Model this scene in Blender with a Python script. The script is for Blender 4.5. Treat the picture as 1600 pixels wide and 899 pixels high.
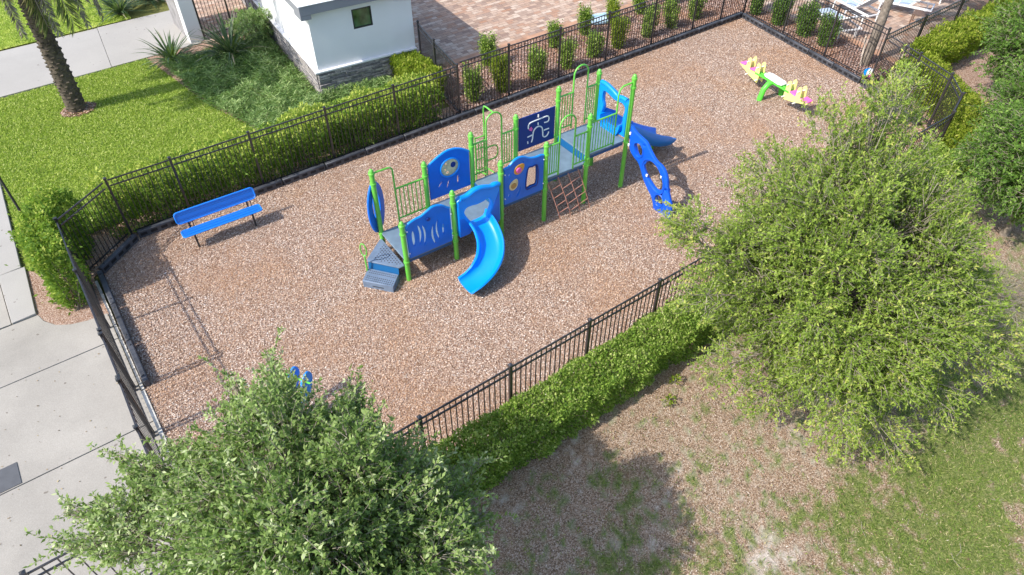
import bpy, bmesh, math, random
import numpy as np
from mathutils import Vector, Matrix, noise
R = math.radians
random.seed(7); rng = np.random.default_rng(7)
for o in list(bpy.data.objects): bpy.data.objects.remove(o, do_unlink=True)
scn = bpy.context.scene; col = scn.collection

# ------------------------------------------------------------------ camera, sky, sun, exposure
cam = bpy.data.cameras.new('camera'); camo = bpy.data.objects.new('camera', cam); col.objects.link(camo)
camo.location = (0, 0, 10.4); camo.rotation_euler = (R(90 - 43.89), 0, R(-36.42))
cam.sensor_width = 36; cam.lens = 24.0; cam.clip_start = 0.1; cam.clip_end = 2000
scn.camera = camo
SUN_EL, SUN_AZ = R(45), R(176.0)          # direction towards the sun, azimuth from +X
sdir = Vector((math.cos(SUN_EL)*math.cos(SUN_AZ), math.cos(SUN_EL)*math.sin(SUN_AZ), math.sin(SUN_EL)))
w = bpy.data.worlds.new('World'); scn.world = w; w.use_nodes = True
nt = w.node_tree; bg = nt.nodes['Background']
sky = nt.nodes.new('ShaderNodeTexSky'); sky.sky_type = 'NISHITA'; sky.sun_disc = False
sky.sun_elevation = SUN_EL; sky.sun_rotation = math.atan2(sdir.x, sdir.y)
sky.dust_density = 1.5; sky.air_density = 1.0
nt.links.new(sky.outputs[0], bg.inputs[0]); bg.inputs[1].default_value = 0.15
sl = bpy.data.lights.new('sun', 'SUN'); sl.energy = 3.0; sl.angle = R(0.6); sl.color = (1, 0.95, 0.88)
so = bpy.data.objects.new('sun', sl); col.objects.link(so); so.rotation_euler = sdir.to_track_quat('Z', 'Y').to_euler()
scn.view_settings.view_transform = 'Standard'; scn.view_settings.look = 'None'
scn.view_settings.exposure = 0.91; scn.view_settings.gamma = 1
scn.render.engine = 'CYCLES'

# ------------------------------------------------------------------ materials
def mat(name, c=(.5, .5, .5), rough=.6, metal=0, noise_amt=0, noise_scale=8, bump=0, spec=.5, coat=0):
    m = bpy.data.materials.new(name); m.use_nodes = True; n = m.node_tree; b = n.nodes['Principled BSDF']
    b.inputs['Base Color'].default_value = (*c, 1); b.inputs['Roughness'].default_value = rough
    b.inputs['Metallic'].default_value = metal; b.inputs['Specular IOR Level'].default_value = spec
    b.inputs['Coat Weight'].default_value = coat; b.inputs['Coat Roughness'].default_value = .15
    if noise_amt or bump:
        tc = n.nodes.new('ShaderNodeTexCoord'); nz = n.nodes.new('ShaderNodeTexNoise')
        nz.inputs['Scale'].default_value = noise_scale; nz.inputs['Detail'].default_value = 6
        n.links.new(tc.outputs['Object'], nz.inputs['Vector'])
        if noise_amt:
            r = n.nodes.new('ShaderNodeValToRGB')
            r.color_ramp.elements[0].position = .3; r.color_ramp.elements[1].position = .7
            r.color_ramp.elements[0].color = (*[x*(1-noise_amt) for x in c], 1)
            r.color_ramp.elements[1].color = (*[min(1, x*(1+noise_amt)) for x in c], 1)
            n.links.new(nz.outputs[0], r.inputs[0]); n.links.new(r.outputs[0], b.inputs['Base Color'])
        if bump:
            bp = n.nodes.new('ShaderNodeBump'); bp.inputs['Strength'].default_value = bump; bp.inputs['Distance'].default_value = .02
            n.links.new(nz.outputs[0], bp.inputs['Height']); n.links.new(bp.outputs[0], b.inputs['Normal'])
    return m

def ramp(n, fac, stops):
    r = n.nodes.new('ShaderNodeValToRGB'); e = r.color_ramp.elements
    while len(e) < len(stops): e.new(.5)
    for i, (p, c) in enumerate(stops): e[i].position = p; e[i].color = (*c, 1)
    n.links.new(fac, r.inputs[0]); return r.outputs[0]
def mix(n, fac, a, b, mode='MIX'):
    m = n.nodes.new('ShaderNodeMix'); m.data_type = 'RGBA'; m.blend_type = mode
    if isinstance(fac, (int, float)): m.inputs[0].default_value = fac
    else: n.links.new(fac, m.inputs[0])
    for s, i in ((a, 6), (b, 7)):
        if isinstance(s, tuple): m.inputs[i].default_value = (*s, 1)
        else: n.links.new(s, m.inputs[i])
    return m.outputs[2]
def nz(n, scale, detail=5, vec=None, rough=.55, space='Object'):
    t = n.nodes.new('ShaderNodeTexNoise'); t.inputs['Scale'].default_value = scale; t.inputs['Detail'].default_value = detail
    t.inputs['Roughness'].default_value = rough
    if vec is None:
        tc = n.nodes.new('ShaderNodeTexCoord'); vec = tc.outputs[space]
    n.links.new(vec, t.inputs['Vector']); return t.outputs[0]
def base(name, rough=.8, spec=.3):
    m = bpy.data.materials.new(name); m.use_nodes = True; n = m.node_tree; b = n.nodes['Principled BSDF']
    b.inputs['Roughness'].default_value = rough; b.inputs['Specular IOR Level'].default_value = spec
    return m, n, b
def bumpn(n, b, h, s=.5, d=.02):
    bp = n.nodes.new('ShaderNodeBump'); bp.inputs['Strength'].default_value = s; bp.inputs['Distance'].default_value = d
    n.links.new(h, bp.inputs['Height']); n.links.new(bp.outputs[0], b.inputs['Normal'])
def attr(n, name):
    a = n.nodes.new('ShaderNodeAttribute'); a.attribute_name = name; return a.outputs['Fac']

def leaf_mat(name, stops, trans=.35, rough=.45, patch=None):
    """leaves: per leaf random tint, light passing through, slight gloss"""
    m = bpy.data.materials.new(name); m.use_nodes = True; n = m.node_tree; b = n.nodes['Principled BSDF']
    c = ramp(n, attr(n, 'rnd'), stops)
    tc = n.nodes.new('ShaderNodeTexCoord')
    big = nz(n, 1.3, 2, tc.outputs['Object'])
    c = mix(n, big, mix(n, .55, c, patch or stops[-1][1]), c) if patch else c
    n.links.new(c, b.inputs['Base Color']); b.inputs['Roughness'].default_value = rough+.12; b.inputs['Specular IOR Level'].default_value = .16
    t = n.nodes.new('ShaderNodeBsdfTranslucent'); n.links.new(mix(n, .6, c, (.35, .55, .05), 'MIX'), t.inputs[0])
    ms = n.nodes.new('ShaderNodeMixShader'); ms.inputs[0].default_value = trans
    n.links.new(b.outputs[0], ms.inputs[1]); n.links.new(t.outputs[0], ms.inputs[2])
    n.links.new(ms.outputs[0], n.nodes['Material Output'].inputs[0]); return m

def chip_mat(name, stops, tint=(.42, .2, .09)):
    m, n, b = base(name, .85, .2)
    tc = n.nodes.new('ShaderNodeTexCoord')
    c = ramp(n, attr(n, 'rnd'), stops)
    big = ramp(n, nz(n, .45, 4, tc.outputs['Object'], .65), [(.45, (0, 0, 0)), (.62, (1, 1, 1))])
    sc = n.nodes.new('ShaderNodeMath'); sc.operation = 'MULTIPLY'; sc.inputs[1].default_value = .4
    n.links.new(big, sc.inputs[0])
    n.links.new(mix(n, sc.outputs[0], c, tint), b.inputs['Base Color']); return m

M = {}
M['green'] = mat('green_powder_coat', (.13, .50, .055), .35, 0, .08, 3, coat=.3)
M['blue_light'] = mat('light_blue_plastic', (.0, .26, .84), .34, 0, .05, 2.5)
M['blue'] = mat('blue_plastic', (.001, .15, .66), .42, 0, .13, 3)
M['blue_deep'] = mat('deep_blue_plastic', (.003, .095, .62), .4, 0, .13, 3)
M['navy'] = mat('navy_plastic', (.005, .028, .20), .4)
M['deck'] = mat('deck_vinyl', (.14, .20, .26), .6, 0, .14, 5, .2)
M['deck_edge'] = mat('deck_edge_coating', (.008, .085, .21), .5)
M['mirror'] = mat('polished_metal_mirror', (.85, .85, .85), .12, 1)
M['teal'] = mat('riser_blue', (.003, .10, .27), .45)
M['steel_blue'] = mat('step_vinyl', (.14, .19, .27), .55, 0, .15, 6, .2)
M['hole'] = mat('hole_shadow_vinyl', (.04, .04, .045), .9)
M['white'] = mat('white_plastic', (.82, .82, .80), .4)
M['yellow'] = mat('yellow_plastic', (.84, .78, .26), .5)
M['pink'] = mat('pink_plastic', (.80, .13, .42), .5)
M['lime'] = mat('lime_plastic', (.1, .62, .05), .4)
M['orange'] = mat('orange_plastic', (.72, .36, .05), .5)
M['cream'] = mat('cream_plastic', (.72, .62, .32), .5, 0, .25, 12)
M['rope'] = mat('red_rope', (.44, .21, .15), .8)
M['fence'] = mat('black_fence_paint', (.026, .025, .028), .33, 0, .3, 4, spec=.8)
M['kerb'] = mat('black_border_plastic', (.055, .058, .068), .5, 0, .35, 3, .15)
M['kerb_dark'] = mat('border_slot_black', (.008, .008, .01), .7)
M['bench'] = None
M['dark_steel'] = mat('dark_steel', (.03, .03, .032), .5)
M['stucco'] = mat('white_stucco', (.74, .74, .745), .85, 0, .03, 1.4, .25)
M['fascia'] = mat('fascia_grey', (.22, .23, .26), .6, 0, .06, 2)
M['roof'] = mat('roof_membrane', (.82, .82, .84), .6, 0, .05, 2)
M['glass'] = mat('green_reflection_glass', (.06, .12, .05), .08, 0, .7, 3, spec=.8)  # green reflections in the pane are painted into its mottled colour
M['frame_dark'] = mat('window_frame', (.03, .03, .03), .5)
M['bark'] = mat('grey_bark', (.20, .165, .13), .9, 0, .45, 10, .8)
M['twig'] = mat('pale_twig_bark', (.33, .29, .22), .85, 0, .3, 8)
M['boot'] = mat('palm_boot_brown', (.075, .06, .042), .95, 0, .6, 7, .8)
M['sling'] = mat('lounger_sling', (.40, .47, .56), .7, 0, .1, 6)
M['alu'] = mat('white_aluminium', (.85, .85, .85), .35)
M['brown_slat'] = mat('brown_slat', (.14, .085, .06), .6)
M['soil'] = mat('dark_soil', (.10, .07, .05), 1, 0, .4, 5, .6)

def bench_material():
    m, n, b = base('punched_blue_steel', .35, .5)
    tc = n.nodes.new('ShaderNodeTexCoord')
    v = n.nodes.new('ShaderNodeTexVoronoi'); v.inputs['Scale'].default_value = 34; v.inputs['Randomness'].default_value = 0
    n.links.new(tc.outputs['Object'], v.inputs['Vector'])
    c = ramp(n, v.outputs['Distance'], [(.22, (.01, .03, .10)), (.34, (.01, .155, .62))])
    n.links.new(c, b.inputs['Base Color']); return m
M['bench'] = bench_material(); M['bench_rim'] = mat('blue_bench_rim', (.01, .20, .74), .3, coat=.3)

def concrete(name, c, stain=.2):
    m, n, b = base(name, .85, .25); tc = n.nodes.new('ShaderNodeTexCoord'); v = tc.outputs['Object']
    a = ramp(n, nz(n, .55, 6, v, .62), [(.32, tuple(x*(1-stain) for x in c)), (.6, c), (.8, tuple(min(1, x*1.07) for x in c))])
    f = ramp(n, nz(n, 60, 3, v, .7), [(.35, (.86, .86, .86)), (.65, (1.06, 1.06, 1.06))])
    c2 = mix(n, 1.0, a, f, 'MULTIPLY')
    sp = ramp(n, nz(n, 7, 2, v, .4), [(.735, (0, 0, 0)), (.755, (1, 1, 1))])
    c3 = mix(n, sp, c2, (c[0]*.5, c[1]*.47, c[2]*.45))
    n.links.new(c3, b.inputs['Base Color']); bumpn(n, b, nz(n, 45, 4, v), .15, .01); return m
M['concrete'] = concrete('driveway_concrete', (.38, .352, .308))
M['walk'] = concrete('sidewalk_concrete', (.39, .37, .34), .1)

def paver_material():
    m, n, b = base('tumbled_pavers', .85, .25); tc = n.nodes.new('ShaderNodeTexCoord')
    def brick(sc, w, h, off):
        mp = n.nodes.new('ShaderNodeMapping'); n.links.new(tc.outputs['Object'], mp.inputs[0]); mp.inputs['Location'].default_value = off
        br = n.nodes.new('ShaderNodeTexBrick'); br.inputs['Color1'].default_value = (0, 0, 0, 1); br.inputs['Color2'].default_value = (1, 1, 1, 1)
        br.inputs['Scale'].default_value = sc; br.inputs['Brick Width'].default_value = w; br.inputs['Row Height'].default_value = h
        br.inputs['Mortar Size'].default_value = .006; br.inputs['Mortar'].default_value = (.5, .5, .5, 1); br.offset = .37; br.squash = .7; br.squash_frequency = 3
        n.links.new(mp.outputs[0], br.inputs['Vector']); return br
    br = brick(1, .32, .17, (0, 0, 0))
    c = ramp(n, br.outputs[0], [(0, (.36, .18, .10)), (.2, (.50, .36, .27)), (.4, (.25, .16, .12)), (.62, (.44, .29, .20)), (.8, (.60, .48, .38)), (1, (.38, .20, .12))])
    big = nz(n, .9, 3, tc.outputs['Object'])
    c = mix(n, big, c, mix(n, .35, c, (.50, .40, .33)))
    c = mix(n, 1, c, ramp(n, nz(n, 25, 4, tc.outputs['Object']), [(.3, (.8, .8, .8)), (.7, (1.08, 1.08, 1.08))]), 'MULTIPLY')
    c = mix(n, br.outputs['Fac'], c, (.14, .10, .08))
    n.links.new(c, b.inputs['Base Color']); bumpn(n, b, br.outputs['Fac'], -.5, .01); return m
M['paver'] = paver_material(); M['paver_edge'] = mat('rust_border_pavers', (.40, .225, .14), .85, 0, .25, 3, .3)

def grass_ground(name, stops, sc=1.4):
    m, n, b = base(name, .95, .1); tc = n.nodes.new('ShaderNodeTexCoord'); v = tc.outputs['Object']
    a = ramp(n, nz(n, sc, 7, v, .7), stops)
    f = ramp(n, nz(n, 38, 4, v, .8), [(.3, (.45, .5, .4)), (.5, (1, 1, 1)), (.72, (1.5, 1.45, 1.3))])
    n.links.new(mix(n, 1, a, f, 'MULTIPLY'), b.inputs['Base Color']); bumpn(n, b, nz(n, 60, 4, v, .8), .9, .04); return m
M['lawn'] = grass_ground('lawn_turf', [(.3, (.17, .26, .035)), (.48, (.30, .40, .06)), (.6, (.46, .54, .10)), (.75, (.60, .60, .19))], 1.1)
M['far_lawn'] = grass_ground('open_turf', [(.3, (.11, .14, .03)), (.6, (.19, .19, .06)), (.8, (.30, .25, .13))], .5)

def mulch_base():
    m, n, b = base('wood_mulch_ground', .95, .1); tc = n.nodes.new('ShaderNodeTexCoord'); v = tc.outputs['Object']
    vo = n.nodes.new('ShaderNodeTexVoronoi'); vo.inputs['Scale'].default_value = 75; n.links.new(v, vo.inputs['Vector'])
    sep = n.nodes.new('ShaderNodeSeparateColor'); n.links.new(vo.outputs['Color'], sep.inputs[0])
    c = ramp(n, sep.outputs[0], [(0, (.13, .07, .045)), (.35, (.30, .18, .12)), (.7, (.42, .29, .22)), (1, (.6, .48, .4))])
    n.links.new(c, b.inputs['Base Color']); bumpn(n, b, sep.outputs[1], .8, .02); return m
M['mulch'] = mulch_base()
M['chips'] = chip_mat('wood_chip', [(0, (.06, .03, .018)), (.2, (.24, .135, .085)), (.42, (.54, .37, .26)), (.74, (.74, .57, .445)), (.92, (.88, .77, .66)), (1, (.95, .90, .84))], (.52, .27, .11))
M['bed_chips'] = chip_mat('bed_wood_chip', [(0, (.10, .045, .035)), (.3, (.26, .15, .11)), (.7, (.42, .28, .22)), (1, (.66, .53, .47))])

def yard_material():
    """worn yard: dead mulch and sand with grass; patches come from two painted ground-cover maps (what grows where)"""
    m, n, b = base('worn_yard', .95, .1); tc = n.nodes.new('ShaderNodeTexCoord'); v = tc.outputs['Object']
    vo = n.nodes.new('ShaderNodeTexVoronoi'); vo.inputs['Scale'].default_value = 62; n.links.new(v, vo.inputs['Vector'])
    sep = n.nodes.new('ShaderNodeSeparateColor'); n.links.new(vo.outputs['Color'], sep.inputs[0])
    d = ramp(n, sep.outputs[0], [(0, (.14, .095, .065)), (.4, (.32, .215, .14)), (.75, (.44, .325, .23)), (1, (.62, .51, .41))])
    sand = ramp(n, nz(n, 20, 5, v, .7), [(.35, (.48, .40, .32)), (.65, (.76, .69, .61))])
    gr = ramp(n, nz(n, 28, 5, v, .8), [(.34, (.05, .085, .015)), (.5, (.145, .20, .04)), (.66, (.34, .33, .13))])
    c = mix(n, attr(n, 'sand'), d, sand); c = mix(n, attr(n, 'grass'), c, gr)
    n.links.new(c, b.inputs['Base Color']); bumpn(n, b, nz(n, 40, 5, v, .8), .9, .035); return m
M['yard'] = yard_material()

LT = leaf_mat('oak_leaf', [(0, (.035, .07, .022)), (.4, (.135, .215, .052)), (.8, (.28, .37, .12)), (1, (.52, .58, .32))], .25, .38)
RT = leaf_mat('fine_leaf', [(0, (.045, .08, .014)), (.38, (.165, .25, .035)), (.8, (.32, .42, .08)), (1, (.50, .48, .13))], .27, .42)
DK = leaf_mat('dark_shrub_leaf', [(0, (.035, .085, .02)), (.5, (.10, .20, .03)), (1, (.24, .36, .08))], .27)
HG = leaf_mat('hedge_leaf', [(0, (.03, .07, .014)), (.38, (.135, .235, .032)), (.78, (.28, .395, .065)), (1, (.52, .58, .20))], .3)
HB = leaf_mat('viburnum_leaf', [(0, (.04, .09, .018)), (.4, (.14, .25, .035)), (.8, (.27, .38, .05)), (1, (.50, .55, .12))], .36)
HY = leaf_mat('gold_hedge_leaf', [(0, (.07, .12, .015)), (.4, (.17, .24, .02)), (.85, (.30, .36, .04)), (1, (.46, .46, .1))], .4)
CV = leaf_mat('cover_blade', [(0, (.05, .11, .03)), (.5, (.17, .28, .085)), (1, (.42, .52, .22))], .3)
FX = leaf_mat('flax_blade', [(0, (.03, .06, .03)), (.6, (.07, .12, .06)), (.9, (.15, .2, .12)), (1, (.45, .38, .26))], .2)
FR = leaf_mat('palm_leaflet', [(0, (.06, .10, .03)), (.5, (.16, .19, .07)), (1, (.50, .42, .18))], .25)
FD = leaf_mat('dead_palm_leaflet', [(0, (.13, .11, .09)), (.6, (.26, .23, .2)), (1, (.42, .37, .31))], .15)
GB = leaf_mat('grass_blade', [(0, (.12, .20, .025)), (.45, (.33, .45, .06)), (.8, (.52, .61, .14)), (1, (.72, .72, .30))], .3)
YB = leaf_mat('yard_blade', [(0, (.04, .08, .014)), (.45, (.16, .25, .035)), (.75, (.24, .29, .07)), (1, (.52, .44, .24))], .25)

# ------------------------------------------------------------------ builders
def tag(o, label=None, cat=None, group=None, kind=None):
    if label: o['label'] = label
    if cat: o['category'] = cat
    if group: o['group'] = group
    if kind: o['kind'] = kind
    return o
def thing(name, label, cat, loc=(0, 0, 0), rz=0, group=None):
    o = bpy.data.objects.new(name, None); col.objects.link(o); o.empty_display_size = .2
    o.location = loc; o.rotation_euler = (0, 0, rz); return tag(o, label, cat, group)
def link(name, me, m, parent=None, world=True):
    me.name = name
    if m is not None and len(me.materials) == 0: me.materials.append(m)
    if parent is not None and world:
        P = parent
        Mx = Matrix.Identity(4)
        while P is not None: Mx = P.matrix_basis @ Mx; P = P.parent
        me.transform(Mx.inverted())
    o = bpy.data.objects.new(name, me); col.objects.link(o)
    if parent is not None: o.parent = parent
    return o
def add_pattern(o, me2, m2):
    """surface pattern: faces of a second material inside the same part"""
    me = o.data; bm = bmesh.new(); bm.from_mesh(me); n0 = len(bm.faces); bm.from_mesh(me2); bm.faces.ensure_lookup_table()
    for f in bm.faces[n0:]: f.material_index = 1
    bm.to_mesh(me); bm.free(); me.materials.append(m2)
class MB:
    def __init__(s): s.v = []; s.f = []
    def add(s, vs, fs):
        k = len(s.v); s.v += [tuple(v) for v in vs]; s.f += [tuple(i+k for i in f) for f in fs]; return s
    def box(s, c, d, rz=0, tilt=None):
        hx, hy, hz = d[0]/2, d[1]/2, d[2]/2
        m = Matrix.Rotation(rz, 3, 'Z')
        if tilt: m = m @ Matrix.Rotation(tilt[0], 3, tilt[1])
        vs = [Vector(c) + m @ Vector((x*hx, y*hy, z*hz)) for x in (-1, 1) for y in (-1, 1) for z in (-1, 1)]
        return s.add(vs, [(0, 1, 3, 2), (4, 6, 7, 5), (0, 4, 5, 1), (2, 3, 7, 6), (0, 2, 6, 4), (1, 5, 7, 3)])
    def bar(s, a, b, wd, h):
        a = Vector(a); b = Vector(b); t = (b-a).normalized(); up = Vector((0, 0, 1))
        if abs(t.z) > .95: up = Vector((0, 1, 0))
        sd = t.cross(up).normalized(); u = sd.cross(t)
        vs = [p + sd*x*wd/2 + u*y*h/2 for p in (a, b) for x, y in ((-1, -1), (1, -1), (1, 1), (-1, 1))]
        return s.add(vs, [(3, 2, 1, 0), (4, 5, 6, 7), (0, 1, 5, 4), (1, 2, 6, 5), (2, 3, 7, 6), (3, 0, 4, 7)])
    def tube(s, pts, r, n=10, closed=False):
        pts = [Vector(p) for p in pts]; N = len(pts); rs = r if isinstance(r, (list, tuple)) else [r]*N
        u = None; vs = []
        for i, p in enumerate(pts):
            a = pts[(i-1) % N] if (closed or i > 0) else p; b = pts[(i+1) % N] if (closed or i < N-1) else p
            t = (b-a).normalized()
            if u is None: u = t.orthogonal().normalized()
            u = (u - t*u.dot(t)).normalized(); w_ = t.cross(u)
            vs += [p + (u*math.cos(2*math.pi*k/n) + w_*math.sin(2*math.pi*k/n))*rs[i] for k in range(n)]
        fs = []
        for i in range(N if closed else N-1):
            j = (i+1) % N
            for k in range(n): fs.append((i*n+k, i*n+(k+1) % n, j*n+(k+1) % n, j*n+k))
        if not closed: fs += [tuple(range(n))[::-1], tuple(range((N-1)*n, N*n))]
        return s.add(vs, fs)
    def lathe(s, c, prof, n=16):
        vs = [(c[0]+r*math.cos(2*math.pi*k/n), c[1]+r*math.sin(2*math.pi*k/n), c[2]+z) for r, z in prof for k in range(n)]
        fs = [(i*n+k, i*n+(k+1) % n, (i+1)*n+(k+1) % n, (i+1)*n+k) for i in range(len(prof)-1) for k in range(n)]
        fs += [tuple(range(n))[::-1], tuple(range((len(prof)-1)*n, len(prof)*n))]
        return s.add(vs, fs)
    def prism(s, poly, z0, z1):
        n = len(poly); vs = [(x, y, z0) for x, y in poly] + [(x, y, z1) for x, y in poly]
        return s.add(vs, [tuple(range(n))[::-1], tuple(range(n, 2*n))] + [(i, (i+1) % n, n+(i+1) % n, n+i) for i in range(n)])
    def mesh(s, smooth=True, bevel=0, ang=40):
        me = bpy.data.meshes.new('m'); me.from_pydata(s.v, [], s.f); me.update()
        bm = bmesh.new(); bm.from_mesh(me); bmesh.ops.recalc_face_normals(bm, faces=bm.faces)
        if bevel: bmesh.ops.bevel(bm, geom=bm.edges[:], offset=bevel, segments=1, affect='EDGES')
        bm.to_mesh(me); bm.free()
        if smooth: me.shade_smooth(); me.set_sharp_from_angle(angle=R(ang))
        return me
    def build(s, name, m, parent=None, world=True, **k): return link(name, s.mesh(**k), m, parent, world)

def cat_rom(pts, n=6, closed=True):
    out = []; N = len(pts); P = [Vector(p) for p in pts]
    for i in range(N if closed else N-1):
        if closed: a, b, c, d = P[i-1], P[i], P[(i+1) % N], P[(i+2) % N]
        else: a, b, c, d = P[max(i-1, 0)], P[i], P[i+1], P[min(i+2, N-1)]
        for k in range(n):
            t = k/n; out.append(.5*((2*b) + (c-a)*t + (2*a-5*b+4*c-d)*t*t + (3*b-a-3*c+d)*t**3))
    if not closed: out.append(P[-1])
    return out
def plate_mesh(outline, holes, th, bevel=.006):
    """flat plate with openings in local X-Z, thickness along Y"""
    cu = bpy.data.curves.new('c', 'CURVE'); cu.dimensions = '2D'; cu.fill_mode = 'BOTH'; cu.extrude = th/2-bevel; cu.bevel_depth = bevel; cu.bevel_resolution = 1; cu.offset = -bevel
    for loop in [outline]+holes:
        sp = cu.splines.new('POLY'); sp.points.add(len(loop)-1)
        for i, p in enumerate(loop): sp.points[i].co = (p[0], p[1], 0, 1)
        sp.use_cyclic_u = True
    ob = bpy.data.objects.new('c', cu); col.objects.link(ob)
    bpy.context.view_layer.update()
    me = bpy.data.meshes.new_from_object(ob.evaluated_get(bpy.context.evaluated_depsgraph_get()))
    bpy.data.objects.remove(ob); me.materials.clear()
    me.transform(Matrix(((1, 0, 0, 0), (0, 0, -1, 0), (0, 1, 0, 0), (0, 0, 0, 1))))
    me.shade_smooth(); me.set_sharp_from_angle(angle=R(40)); return me
def plate(name, outline, holes, th, m, parent, y=0, bevel=.006, mx=None):
    me = plate_mesh(outline, holes, th, bevel)
    me.transform(mx if mx is not None else Matrix.Translation((0, y, 0)))
    return link(name, me, m, parent, world=False)
def ell(cx, cz, rx, rz, n=20, rot=0):
    return [(cx+rx*math.cos(t)*math.cos(rot)-rz*math.sin(t)*math.sin(rot), cz+rx*math.cos(t)*math.sin(rot)+rz*math.sin(t)*math.cos(rot)) for t in [2*math.pi*k/n for k in range(n)]]

def fast_mesh(V, F, rnd=None, smooth=False):
    """V (n,3) float, F (m,k) int"""
    me = bpy.data.meshes.new('m'); m, k = F.shape
    me.vertices.add(len(V)); me.vertices.foreach_set('co', V.astype(np.float32).ravel())
    me.loops.add(m*k); me.loops.foreach_set('vertex_index', F.astype(np.int32).ravel())
    me.polygons.add(m); me.polygons.foreach_set('loop_start', np.arange(0, m*k, k, dtype=np.int32))
    me.polygons.foreach_set('loop_total', np.full(m, k, dtype=np.int32))
    if rnd is not None:
        a = me.attributes.new('rnd', 'FLOAT', 'FACE'); a.data.foreach_set('value', rnd.astype(np.float32))
    me.update(); me.validate(); return me
def unit(a): return a/np.maximum(np.linalg.norm(a, axis=1, keepdims=True), 1e-9)
def leaf_arrays(P, D, L, W, upb=.9, fold=.12, rnd=None):
    n = len(P); D = unit(D); L = np.broadcast_to(L, (n,))[:, None]; W = np.broadcast_to(W, (n,))[:, None]
    N = rng.normal(size=(n, 3)); N[:, 2] += upb*1.6; S = unit(np.cross(D, N)); U = np.cross(S, D)
    V = np.stack([P, P+D*L*.45+S*W/2+U*W*fold, P+D*L, P+D*L*.45-S*W/2+U*W*fold], 1).reshape(-1, 3)
    F = np.arange(4*n).reshape(n, 4)
    return V, F, (rng.random(n) if rnd is None else rnd)
def twig_arrays(A, B, ra, rb):
    n = len(A); T = unit(B-A); X = unit(np.cross(T, np.array([[.31, .2, .93]]))); Y = np.cross(T, X)
    vs = []
    for P, r in ((A, ra), (B, rb)):
        r = np.broadcast_to(r, (n,))[:, None]
        for k in range(3): vs.append(P + (X*math.cos(k*2.094)+Y*math.sin(k*2.094))*r)
    V = np.stack(vs, 1).reshape(-1, 3); o = (np.arange(n)*6)[:, None]
    F = np.concatenate([o+np.array([[k, (k+1) % 3, 3+(k+1) % 3, 3+k]]) for k in range(3)])
    return V, F
def joinarr(parts):
    Vs, Fs, k = [], [], 0
    for V, F in parts: Vs.append(V); Fs.append(F+k); k += len(V)
    return np.concatenate(Vs), np.concatenate(Fs)
def rdir(n, up=0.):
    d = rng.normal(size=(n, 3)); d[:, 2] += up; return unit(d)

def in_poly(x, y, poly):
    r = np.zeros(len(x), bool); n = len(poly)
    for i in range(n):
        (x1, y1), (x2, y2) = poly[i], poly[(i+1) % n]
        c = ((y1 > y) != (y2 > y)) & (x < (x2-x1)*(y-y1)/((y2-y1) if y2 != y1 else 1e-9)+x1); r ^= c
    return r
def scatter_poly(poly, n):
    xs = [p[0] for p in poly]; ys = [p[1] for p in poly]; out = np.zeros((0, 2))
    while len(out) < n:
        p = np.stack([rng.uniform(min(xs), max(xs), n), rng.uniform(min(ys), max(ys), n)], 1)
        out = np.concatenate([out, p[in_poly(p[:, 0], p[:, 1], poly)]])
    return out[:n]
def chips(name, label, cat, poly, n, m, L=(.03, .075), W=(.012, .026), z=(.006, .03)):
    p = scatter_poly(poly, n); a = rng.uniform(0, 2*math.pi, n)
    D = np.stack([np.cos(a), np.sin(a), rng.normal(0, .3, n)], 1)
    N = np.stack([rng.normal(0, .45, n), rng.normal(0, .45, n), np.ones(n)], 1)
    D = unit(D); S = unit(np.cross(D, N)); l = rng.uniform(*L, n)[:, None]/2; w_ = rng.uniform(*W, n)[:, None]/2
    P = np.concatenate([p, rng.uniform(*z, (n, 1))], 1)
    V = np.stack([P-D*l-S*w_, P+D*l-S*w_*.8, P+D*l*.9+S*w_, P-D*l+S*w_*.7], 1).reshape(-1, 3)
    o = link(name, fast_mesh(V, np.arange(4*n).reshape(n, 4), rng.random(n)), m); return tag(o, label, cat, kind='stuff')
def blades(name, label, cat, p, h, wd, m, lean=.5):
    n = len(p); a = rng.uniform(0, 2*math.pi, n)
    D = np.stack([np.cos(a)*lean, np.sin(a)*lean, rng.uniform(.4, 1, n)], 1)
    P = np.concatenate([p, np.full((n, 1), .0)], 1)
    V, F, r = leaf_arrays(P, D, rng.uniform(*h, n), rng.uniform(*wd, n), upb=.7)
    return tag(link(name, fast_mesh(V, F, r), m), label, cat, kind='stuff')
def sheet(name, poly, z, m, kind='structure'):
    me = bpy.data.meshes.new(name); me.from_pydata([(x, y, z) for x, y in poly], [], [tuple(range(len(poly)))]); me.update()
    if me.polygons[0].normal.z < 0: me.flip_normals()
    return tag(link(name, me, m), kind=kind)

# ------------------------------------------------------------------ ground, paving
PLAY = [(-.78, 14.52), (.27, 15.36), (22.05, 15.36), (20.9, 9.6), (19.95, 7.02), (18.5, 6.0), (18.5, 5.75), (-.9, 5.75), (-.9, 10.5)]
sheet('ground', [(-400, -400), (400, -400), (400, 400), (-400, 400)], -.03, M['far_lawn'])
sheet('mulch_ground', PLAY, 0, M['mulch'])
chips('wood_chips', 'tan wood chips covering the fenced playground floor', 'wood chips', PLAY, 720000, M['chips'], (.012, .036), (.005, .013), (.004, .03))

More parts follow.
